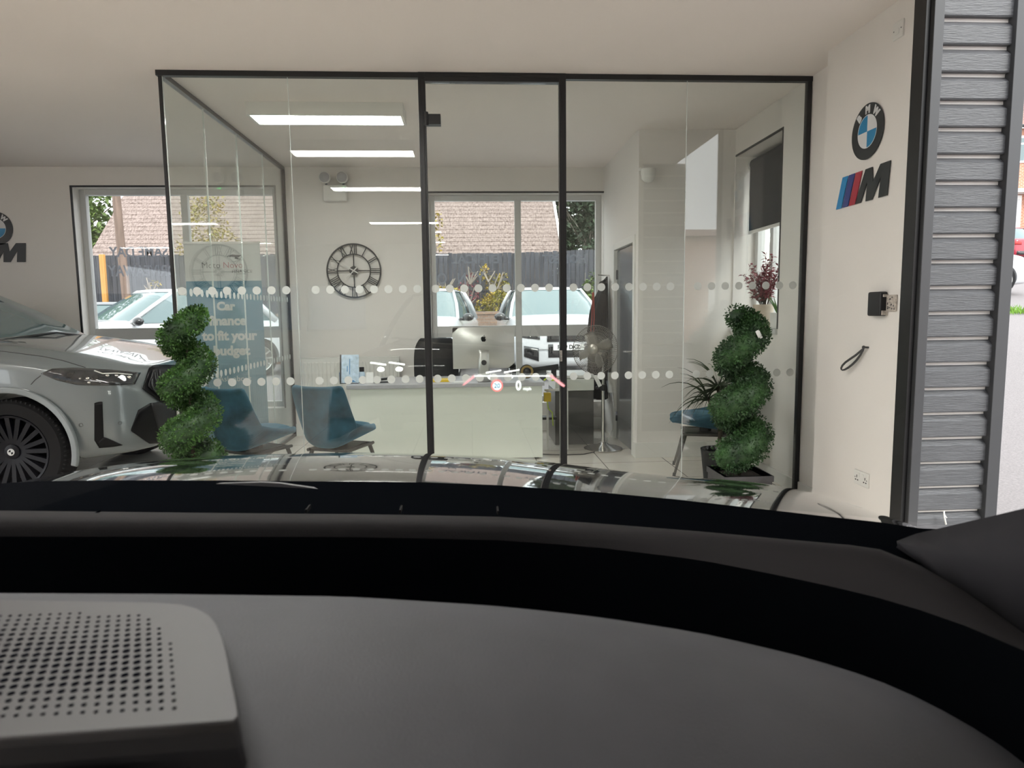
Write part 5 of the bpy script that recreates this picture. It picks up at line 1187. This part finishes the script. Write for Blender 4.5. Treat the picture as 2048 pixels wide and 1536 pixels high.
# ---- brick terrace house and verge up the street
yh = 36.0; xl = at(1985, 400, 1, yh).x; P2 = lambda u, v: at(u, v, 1, yh)
t = thing('house', 'red brick terraced house with white windows and door up the street', 'house', (xl+5, yh+3, 4))
ze = P2(2030, 256).z; zr = at(2035, 172, 1, yh+4).z; zg = 4.3
w = lambda n, mb, m, **k: obj(n, mb, m, t, world=True, **k)
M['brickh'] = brick_mat('orange_house_brick', (0.50, 0.19, 0.10), (0.42, 0.15, 0.08), (0.5, 0.4, 0.33), 1.0, 0.012, 0.25, 0.085, rough=0.85, bump=0.3, axes='XZ', noise=0.2)
w('walls', MB().box((xl, yh, zg-1), (xl+14, yh+8, ze)), 'brickh')
r = MB(); r.hexa([(xl-.3, yh-.3, ze), (xl+14, yh-.3, ze), (xl+14, yh+4, zr), (xl-.3, yh+4, zr), (xl-.3, yh-.3, ze+.1), (xl+14, yh-.3, ze+.1), (xl+14, yh+4, zr+.1), (xl-.3, yh+4, zr+.1)]); w('roof', r, brick_mat('street_roof_tiles', (0.27, 0.15, 0.125), (0.23, 0.125, 0.105), (0.12, 0.07, 0.06), 1.0, 0.02, 0.25, 0.2, rough=.85, bump=.4, axes='XZ', noise=.2))
w('gutter', MB().tube([(xl-.3, yh-.38, ze+.02), (xl+14, yh-.38, ze+.02)], .09, 8), 'dark')
a, b = P2(2021, 272), P2(2062, 326); wf = w('window_frame', MB().box((a.x, yh-.06, b.z), (b.x, yh+.02, a.z)), 'white')
for i in range(3):
    xx0 = a.x+(b.x-a.x)*(i+.12)/3; xx1 = a.x+(b.x-a.x)*(i+.88)/3
    obj('window_pane', MB().box((xx0, yh-.075, b.z+.12), (xx1, yh-.058, (a.z+b.z)/2+.25)).box((xx0, yh-.075, (a.z+b.z)/2+.35), (xx1, yh-.058, a.z-.12)), 'cglass', wf, weld=False)
a, b = P2(2012, 384), P2(2075, 389); w('porch_canopy', MB().box((a.x, yh-.8, b.z), (b.x, yh, a.z+.05)), 'upvc')
a, b = P2(2013, 391), P2(2037, 462); df2 = w('front_door', MB().box((a.x, yh-.08, b.z), (b.x, yh+.02, a.z)), 'white')
obj('door_panels', MB().box((a.x+.12, yh-.10, b.z+.3), (b.x-.12, yh-.08, b.z+.9)).box((a.x+.12, yh-.10, b.z+1.05), (b.x-.12, yh-.08, a.z-.2)), 'upvc', df2, weld=False)
obj('fan_light', MB().ring(.16, .24, .02, frame((a.x+.30, yh-.10, a.z-.50), (1, 0, 0), (0, 0, 1)), 16, 0, PI), 'dark', df2)
p = at(2044, 530, 1, 34.8); w('front_wall', MB().box((p.x-6, 34.7, hill(p.x, 34.7)-.4), (p.x+6, 34.9, hill(p.x, 34.7)+.6)), 'brickh')
p = at(2014, 622, 1, 14.0); gs = MB(); rn = random.Random(2)
for i in range(260):
    x, y = p.x+rn.uniform(-.3, .16), 14+rn.uniform(-.5, .5); gs.leaf((x, y, hill(x, y)-.02), Vector((rn.uniform(-.5, .5), rn.uniform(-.5, .5), 1)), Vector((rn.uniform(-1, 1), 1, 0)), rn.uniform(.08, .22), .03)
o = obj('grass', gs, 'grass', weld=False, recalc=False); tag(o, 'tuft of bright green grass at the kerb beside the cladding', 'grass'); o['kind'] = 'stuff'

# houses across the street, which the partition glass mirrors below the sky
t = thing('house', 'brick house across the street, seen only mirrored in the glass', 'house', (12, -20, 0))
w = lambda n, mb, m, **k: obj(n, mb, m, t, world=True, **k)
w('walls', MB().box((4.5, -26, -.02), (24, -19.5, 4.6)), 'brickh')
w('roof', MB().hexa([(4.2, -26.2, 4.6), (24.3, -26.2, 4.6), (24.3, -19.2, 4.6), (4.2, -19.2, 4.6), (4.2, -22.9, 5.3), (24.3, -22.9, 5.3), (24.3, -22.8, 5.3), (4.2, -22.8, 5.3)]), 'hroof')
for k in range(4): w('window', MB().box((6+4.5*k, -19.52, 1.2), (8+4.5*k, -19.45, 2.6)), 'white')
# ================================================================== the car the picture is taken from
t = thing('car', 'black car the view looks out of: grey dashboard, windscreen and glossy bonnet', 'car', (-.12, 1.0, 0))
w = lambda n, mb, m, **k: obj(n, mb, m, t, world=True, **k)
def curve(tab, u):
    if u <= tab[0][0]: return tab[0][1]
    for (a, b), (c, d) in zip(tab[:-1], tab[1:]):
        if u <= c: return b+(d-b)*(u-a)/(c-a)
    return tab[-1][1]
def scurve(tab, u):      # the same, rounded off
    return sum(curve(tab, u+d)*k for d, k in ((-60, 1), (-30, 2), (0, 3), (30, 2), (60, 1)))/9
SIL = [(20, 968), (75, 956), (200, 933), (350, 917), (500, 909), (700, 905), (850, 906), (1000, 913), (1100, 924), (1300, 949), (1450, 959), (1540, 967), (1650, 990), (1760, 1027), (1840, 1056)]
NEAR = [(20, 968), (75, 964), (200, 962), (400, 962), (850, 966), (1000, 972), (1200, 986), (1350, 1000), (1500, 1017), (1650, 1034), (1760, 1046), (1840, 1058)]
hc0 = 900.0
YS = lambda u: 2.02-.46*min(1.15, abs(u-hc0)/930)**2
YN = lambda u: 1.43-.16*min(1.15, abs(u-hc0)/930)**2
cols = []; ups = [20+(1840-20)*i/52 for i in range(53)]
YE = 2.27
for u in ups:
    s = ay(u, curve(SIL, u) if u < 90 or u > 1780 else scurve(SIL, u), 1.0)-EYE; yn, ys = YN(u), YS(u)
    pn = ay(u, curve(NEAR, u), yn); c = max(.01, (EYE.z+s.z*yn-pn.z)/(yn-ys)**2)
    r = []
    for k in range(19):
        y = yn+(YE-.10*min(1.2, abs(u-hc0)/930)**2-yn)*k/18; z = EYE.z+s.z*y-c*(y-ys)**2*(1+(.6 if y > ys else 0)); r.append(Vector((s.x*y, y, z)))
    cols.append(r)
for j in (0, -1):                                            # the wings turn down at the sides
    pass
left = [[Vector((p.x-.05*k-.0*k, p.y, p.z-.10*k*k)) for p in cols[0]] for k in (3, 2, 1)]
right = [[Vector((p.x+.05*k, p.y, p.z-.10*k*k)) for p in cols[-1]] for k in (1, 2, 3)]
bonnet = MB().grid(left+cols+right); w('bonnet', bonnet, 'hood', smooth=True); bvb = make_bvh(bonnet)
nosep = [c[-1] for c in left+cols+right]
rows = [nosep, [Vector((p.x*.99, p.y+.05, p.z-.07)) for p in nosep], [Vector((p.x*.985, p.y+.06, p.z*.6)) for p in nosep], [Vector((p.x*.97, p.y+.02, .26)) for p in nosep]]
w('front_bumper', MB().grid(rows), 'hood', smooth=True)
for s in (-1, 1):
    xs_ = .66; cxn = -.28
    gl = w('kidney_grille', MB().box((cxn+s*.09-.10, YE-.01, .40), (cxn+s*.09+.10, YE+.085, .68)), 'gloss_k', bevel=.02)
    zl = min((bvb.ray_cast(Vector((cxn+s*q, YE-.16, 2)), Vector((0, 0, -1)))[0] or Vector((0, 0, .86))).z for q in (.42, .62, .80))-(.028 if s < 0 else .085)
    hlp = w('headlamp', MB().hexa([(cxn+s*.40, YE-.10, zl-.12), (cxn+s*.84, YE-.16, zl-.10), (cxn+s*.84, YE+.04, zl-.10), (cxn+s*.40, YE+.055, zl-.12), (cxn+s*.40, YE-.10, zl-.04), (cxn+s*.84, YE-.16, zl-.02), (cxn+s*.84, YE+.04, zl-.02), (cxn+s*.40, YE+.055, zl-.04)]), 'hlamp')
    for k, xk in enumerate((.44, .64)):
        a, b = cxn+s*xk, cxn+s*(xk+.17)
        obj('daytime_lamp', MB().hexa([(a, YE+.045, zl-.045), (b, YE+.03, zl-.018), (b, YE+.07, zl-.018), (a, YE+.085, zl-.045), (a, YE+.045, zl-.027), (b, YE+.03, zl-.003), (b, YE+.07, zl-.003), (a, YE+.085, zl-.027)]), 'drl', hlp)
        obj('daytime_lamp', MB().ball((cxn+s*(xk+.06), YE+.065-.01*k, zl-.085), (.042, .02, .028), 12), 'drl', hlp, smooth=True)
lb = MB()
for s in (-1, 1): lb.hexa([(-.13+s*.90, -2.0, .25), (-.13+s*.93, -2.0, .25), (-.13+s*.93, 1.10, .25), (-.13+s*.90, 1.10, .25), (-.13+s*.86, -2.0, .92), (-.13+s*.90, -2.0, .92), (-.13+s*.90, 1.10, .92), (-.13+s*.86, 1.10, .92)])
w('door_panels', lb, 'hood', weld=False); w('floor_pan', MB().box((-.98, -2.0, .22), (.72, 2.40, .30)), 'void')
w('bulkhead', MB().box((-.95, 1.30, .30), (.75, 1.36, .84)), 'void')
for s in (-1, 1):
    wheel(t, 0, 0, 0, .36, s, 'gloss_k', 10) if False else None
    for yw in (1.62, -1.35):
        o0 = set(t.children); ty = wheel(t, 0, 0, 0, .36, -1, 'gloss_k', 10)
        ty.matrix_parent_inverse = Matrix(); ty.location = (s*.83, yw-1.0, .36); ty.rotation_euler = (0, 0, PI/2 if s > 0 else -PI/2)
# cowl under the foot of the windscreen, wiper
CU = [-300, -100, 0, 75, 200, 440, 700, 850, 1000, 1200, 1350, 1500, 1650, 1760, 1840, 1930, 2060, 2200]
nr = lambda u: curve([(-300, 972), (20, 968)]+NEAR[1:]+[(1930, 1062), (2060, 1040), (2200, 1010)], u)
E0 = [(-300, 1022), (0, 1024), (200, 1026), (440, 1029), (700, 1031), (1000, 1036), (1200, 1050), (1404, 1066), (1629, 1087), (1774, 1099), (1900, 1165), (2048, 1264), (2200, 1385)]
E1 = [(-300, 1074), (700, 1075), (1000, 1081), (1200, 1096), (1404, 1121), (1629, 1166), (1774, 1200), (1900, 1240), (2048, 1300), (2200, 1380)]
YE0 = lambda u: 1.17-.36*(min(1.2, max(0, (u-850))/1198))**2-.10*(min(1.1, max(0, 850-u)/1100))**2
cw = []
for f, dv in ((0, -1.5), (.25, 0), (.6, 0), (1.0, 0)):
    cw.append([ay(u, nr(u)+dv+(scurve(E0, u)+4-nr(u))*f, YN(u)+.0+(YE0(u)+.03-YN(u))*f) for u in CU])
w('windscreen_cowl', MB().grid(cw), 'void', smooth=True)
def px_strip(name, pts, Y, hpx, m, thick=.010):
    mb = MB(); q = []
    for (u, v, h) in pts: q.append((ay(u, v-h/2, Y), ay(u, v+h/2, Y)))
    for (a, b), (c, d) in zip(q[:-1], q[1:]):
        o = Vector((0, thick, 0)); mb.hexa([b, d, d+o, b+o, a, c, c+o, a+o])
    return w(name, mb, m, weld=False)
M['wiper'] = mat('worn_wiper_plastic', (.06, .06, .066), .45)
px_strip('wiper_arm', [(408, 981, 12), (425, 974, 12), (520, 972, 14), (560, 974, 14), (640, 982, 7), (700, 986, 3)], 1.37, 6, 'wiper')
px_strip('wiper_blade', [(700, 986, 3), (900, 990, 3), (1100, 998, 3)], 1.36, 3, 'void')
# padded upper dash: far lip, rounded edge, black front face
pr = []
CU = sorted(CU+[300, 570, 1100, 1420, 1570, 1700])
for (a, dy, dv, dy2) in ((0, .05, -3, .05), (0, .012, -1.0, .012), (.05, -.006, 0, -.004), (.14, -.024, 0, -.012), (.26, -.036, 0, -.020), (.42, -.043, 0, -.035), (.68, -.047, 0, -.060), (1.0, -.049, 0, -.085)):
    pr.append([ay(u, scurve(E0, u)*(1-a)+scurve(E1, u)*a+dv, YE0(u)+dy+(dy2-dy)*min(1, max(0, (u-1150)/450))) for u in CU])
w('upper_dash_pad', MB().grid(pr), 'pad', smooth=True)
fc = [[ay(u, scurve(E1, u)-1+dv, YE0(u)-.049-.036*min(1, max(0, (u-1150)/450))+dy) for u in CU] for dv, dy in ((0, 0), (20, -.003), (80, -.006), (420, -.015))]
w('dash_face', MB().grid(fc), 'void', smooth=True)
for (u, v) in ((612, 1026), (800, 1027), (996, 1029)):
    a = ay(u, v-6, YE0(u)+.012); w('vent_rib', MB().box((a.x-.0015, a.y, a.z-.006), (a.x+.0015, a.y+.03, a.z+.001)), 'pad')
sm = [ay(178+24*f, 1033-12*f, YE0(190)+.012-.006*(1-f)) for f in (0, .5, 1)]
w('pad_seam', MB().tube(sm, .0016, 6), 'void')
# pillar trim at the right
pt = [[(1795, 1089), (1835, 1074), (1900, 1057), (1980, 1038), (2048, 1021), (2250, 975)], [(1815, 1106), (1850, 1104), (1915, 1110), (1985, 1125), (2050, 1140), (2250, 1170)], [(1795, 1091), (1850, 1131), (1915, 1178), (1985, 1224), (2050, 1269), (2250, 1420)]]
pt[1] = [((a[0]+b[0])/2, (a[1]+b[1])/2) for a, b in zip(pt[0], pt[2])]
YP = [1.02, 1.0, .94, .88, .83, .72]
w('pillar_trim', MB().grid([[ay(u, v, y+dy) for (u, v), y in zip(r, YP)] for r, dy in zip(pt, (.04, .0, -.01))]), 'pillar', smooth=True, solid=.012)
# near dash top (grey leather)
S2 = [(-300, 1186), (0, 1186), (350, 1188), (700, 1193), (1000, 1212), (1200, 1234), (1400, 1265), (1600, 1311), (1750, 1357), (1850, 1401), (1950, 1456), (2048, 1521), (2150, 1600), (2300, 1720)]
U2 = [-300+2600*i/44 for i in range(45)]; rr = []
for k in range(26):
    y = .98-.72*k/25; r = []
    for u in U2:
        s = ay(u, scurve(S2, u), 1.0)-EYE; ys = .76; r.append(Vector((s.x*y, y, EYE.z+s.z*y-1.17*(y-ys)**2*(1.0 if y < ys else 2.5))))
    rr.append(r)
w('dash_top', MB().grid(rr), 'dash', smooth=True)
# speaker housing with a perforated cover
zt = 1.125
OUT = [(-160, 1195), (0, 1198), (300, 1203), (362, 1207), (395, 1216), (418, 1229), (434, 1246), (447, 1276), (458, 1322), (469, 1378), (477, 1420), (479, 1434), (470, 1443), (300, 1455), (0, 1477), (-160, 1490)]
poly = [az(u, v, zt) for u, v in OUT]; n = len(poly); cen = sum(poly, Vector())/n
mb = MB(); ins = [p.lerp(cen, .02) for p in poly]
mb.add([p+Vector((0, 0, -.007)) for p in poly]+[p+Vector((0, 0, -.002)) for p in [q.lerp(cen, .006) for q in poly]]+ins, [(i, (i+1) % n, n+(i+1) % n, n+i) for i in range(n)]+[(n+i, n+(i+1) % n, 2*n+(i+1) % n, 2*n+i) for i in range(n)]+[tuple(range(2*n, 3*n))])
mb.cur = 1; pitch = .0086; rowp = .0093
RB = [(1222, 268), (1232, 300), (1280, 340), (1350, 347), (1412, 356), (1440, 340)]; x00 = az(330, 1300, zt).x
def to_px(P):
    d = P-EYE; z = d.dot(FWD); return 1024+FPX*d.dot(RGT)/z, 768-FPX*d.dot(UPV)/z
for j in range(-3, 26):
    for i in range(-70, 10):
        P = Vector((x00+(i+(j % 2)*.5)*pitch, .405+j*rowp, zt+.0004)); u, v = to_px(P)
        vt = 1226; vb = 1441-(u-0)*.055
        if not (-170 < u < curve(RB, v) and vt < v < vb): continue
        edge = min(v-vt, vb-v, curve(RB, v)-u); rr_ = .0013+.0014*min(1, max(0, edge/70))
        mb.prism([(rr_*math.cos(2*PI*q/10), rr_*math.sin(2*PI*q/10)) for q in range(10)], .0003, Matrix.Translation(P))
sp = w('speaker_cover', mb, ['spk', 'hole'], weld=False); 
for p in sp.data.polygons: p.use_smooth = len(p.vertices) == 4 and p.material_index == 0
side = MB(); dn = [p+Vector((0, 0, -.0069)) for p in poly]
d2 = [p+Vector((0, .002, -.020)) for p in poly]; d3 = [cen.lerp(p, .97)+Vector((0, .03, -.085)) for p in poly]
side.cur = 2  # lip band in the paler cover colour, painting its highlight
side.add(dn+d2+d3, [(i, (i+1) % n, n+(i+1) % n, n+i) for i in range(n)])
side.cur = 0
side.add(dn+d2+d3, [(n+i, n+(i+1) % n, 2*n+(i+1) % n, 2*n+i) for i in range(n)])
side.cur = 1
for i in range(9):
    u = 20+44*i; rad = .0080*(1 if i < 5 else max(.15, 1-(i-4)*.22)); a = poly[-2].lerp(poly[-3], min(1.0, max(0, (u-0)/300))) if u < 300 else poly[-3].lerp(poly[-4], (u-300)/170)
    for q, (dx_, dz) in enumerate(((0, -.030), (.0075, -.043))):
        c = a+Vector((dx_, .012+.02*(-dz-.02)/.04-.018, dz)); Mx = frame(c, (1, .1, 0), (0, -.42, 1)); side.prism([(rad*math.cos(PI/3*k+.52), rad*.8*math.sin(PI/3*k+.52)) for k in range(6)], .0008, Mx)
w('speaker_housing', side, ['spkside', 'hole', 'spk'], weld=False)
# windscreen and roof
def ws(f, g):           # f across -1..1, g up 0..1
    wb = 1.03*(1-.30*g); x = -.08+wb*f; y = (1.405-.33*f*f)*(1-g)+(.26-.10*f*f)*g; z = (.995+.0*f)*(1-g)+1.665*g-.05*f*f*g+.045*math.sin(PI*g)
    return Vector((x, y, z))
wsg = MB().grid([[ws(-1+2*i/28, j/20) for i in range(29)] for j in range(21)])
wso = w('windscreen', wsg, 'wscreen', smooth=True); bvw = make_bvh(wsg)
rf = MB().grid([[Vector((ws(-1+2*i/12, 1).x*(1-.03*j), ws(-1+2*i/12, 1).y-.35*j, ws(-1+2*i/12, 1).z+.03*math.sin(PI*min(1, (j+1)/5))+.012)) for i in range(13)] for j in range(6)]); w('roof', rf, 'hood', smooth=True, solid=.03)
for s in (-1, 1): w('screen_pillar', MB().tube([ws(s, g/8)+Vector((s*.02, -.01, 0)) for g in range(9)], [.035]*9, 8), 'hood', smooth=True)
# head-up display marks on the windscreen
hud = thing('hud', '', '', (0, 0, 0)); bpy.data.objects.remove(hud)
def on_screen(u, v, off=.002):
    d = ray(u, v).normalized(); h = bvw.ray_cast(EYE, d); return (h[0] if h[0] is not None else EYE+d)-d*off
def hud_poly(name, polys, m, off=.003, parent=None):
    mb = MB()
    for pl in polys:
        n = len(pl); mb.add([on_screen(u, v, off) for u, v in pl]+[on_screen(u, v, off-.0006) for u, v in pl], [tuple(range(n)), tuple(range(2*n-1, n-1, -1))]+[(i, (i+1) % n, n+(i+1) % n, n+i) for i in range(n)])
    o = obj(name, mb, m, wso, weld=False); return o
def circ(u, v, r, n=28): return [(u+r*math.cos(2*PI*i/n), v+r*math.sin(2*PI*i/n)) for i in range(n)]
def annulus(u, v, r0, r1, n=28):
    return [[(u+r0*math.cos(a), v+r0*math.sin(a)), (u+r1*math.cos(a), v+r1*math.sin(a)), (u+r1*math.cos(b), v+r1*math.sin(b)), (u+r0*math.cos(b), v+r0*math.sin(b))] for a, b in ((2*PI*i/n, 2*PI*(i+1)/n) for i in range(n))]
hud_poly('display_sign_face', [circ(994, 771.5, 8.6)], 'hud_w', .003); hud_poly('display_sign_ring', annulus(994, 771.5, 8.4, 11.6), 'hud_r', .0035)
def hud_text(s, u, v, h, m, off, name, sx=1.0, bold=.0):
    mb = MB(); write(mb, s, h/.70, Matrix(), .0, 'CENTER', bold=bold*h/.7, sx=sx); mb.v = [tuple(on_screen(u+x, v-y, off)) for x, y, z in mb.v]; return obj(name, mb, m, wso, weld=False, recalc=False)
hud_text('20', 994, 776, 9.5, 'hud_b', .006, 'display_number', .95, .03); hud_text('0', 1037, 780, 18.5, 'hud_w', .003, 'display_number', .85, .02); hud_text('mph', 1054.5, 780, 5.2, 'hud_w', .003, 'display_unit', 1.25, .03)
hud_poly('display_line', [[(948, 751), (1100, 751), (1100, 753), (948, 753)]], 'hud_w', .003)
hud_poly('display_line', [[(1098, 751), (1104, 751), (1130, 771), (1128, 774), (1122, 771)]], 'hud_p', .003)
hud_poly('display_line', [[(948, 751), (950, 753.5), (929, 770), (924, 771)]], 'hud_p', .003)
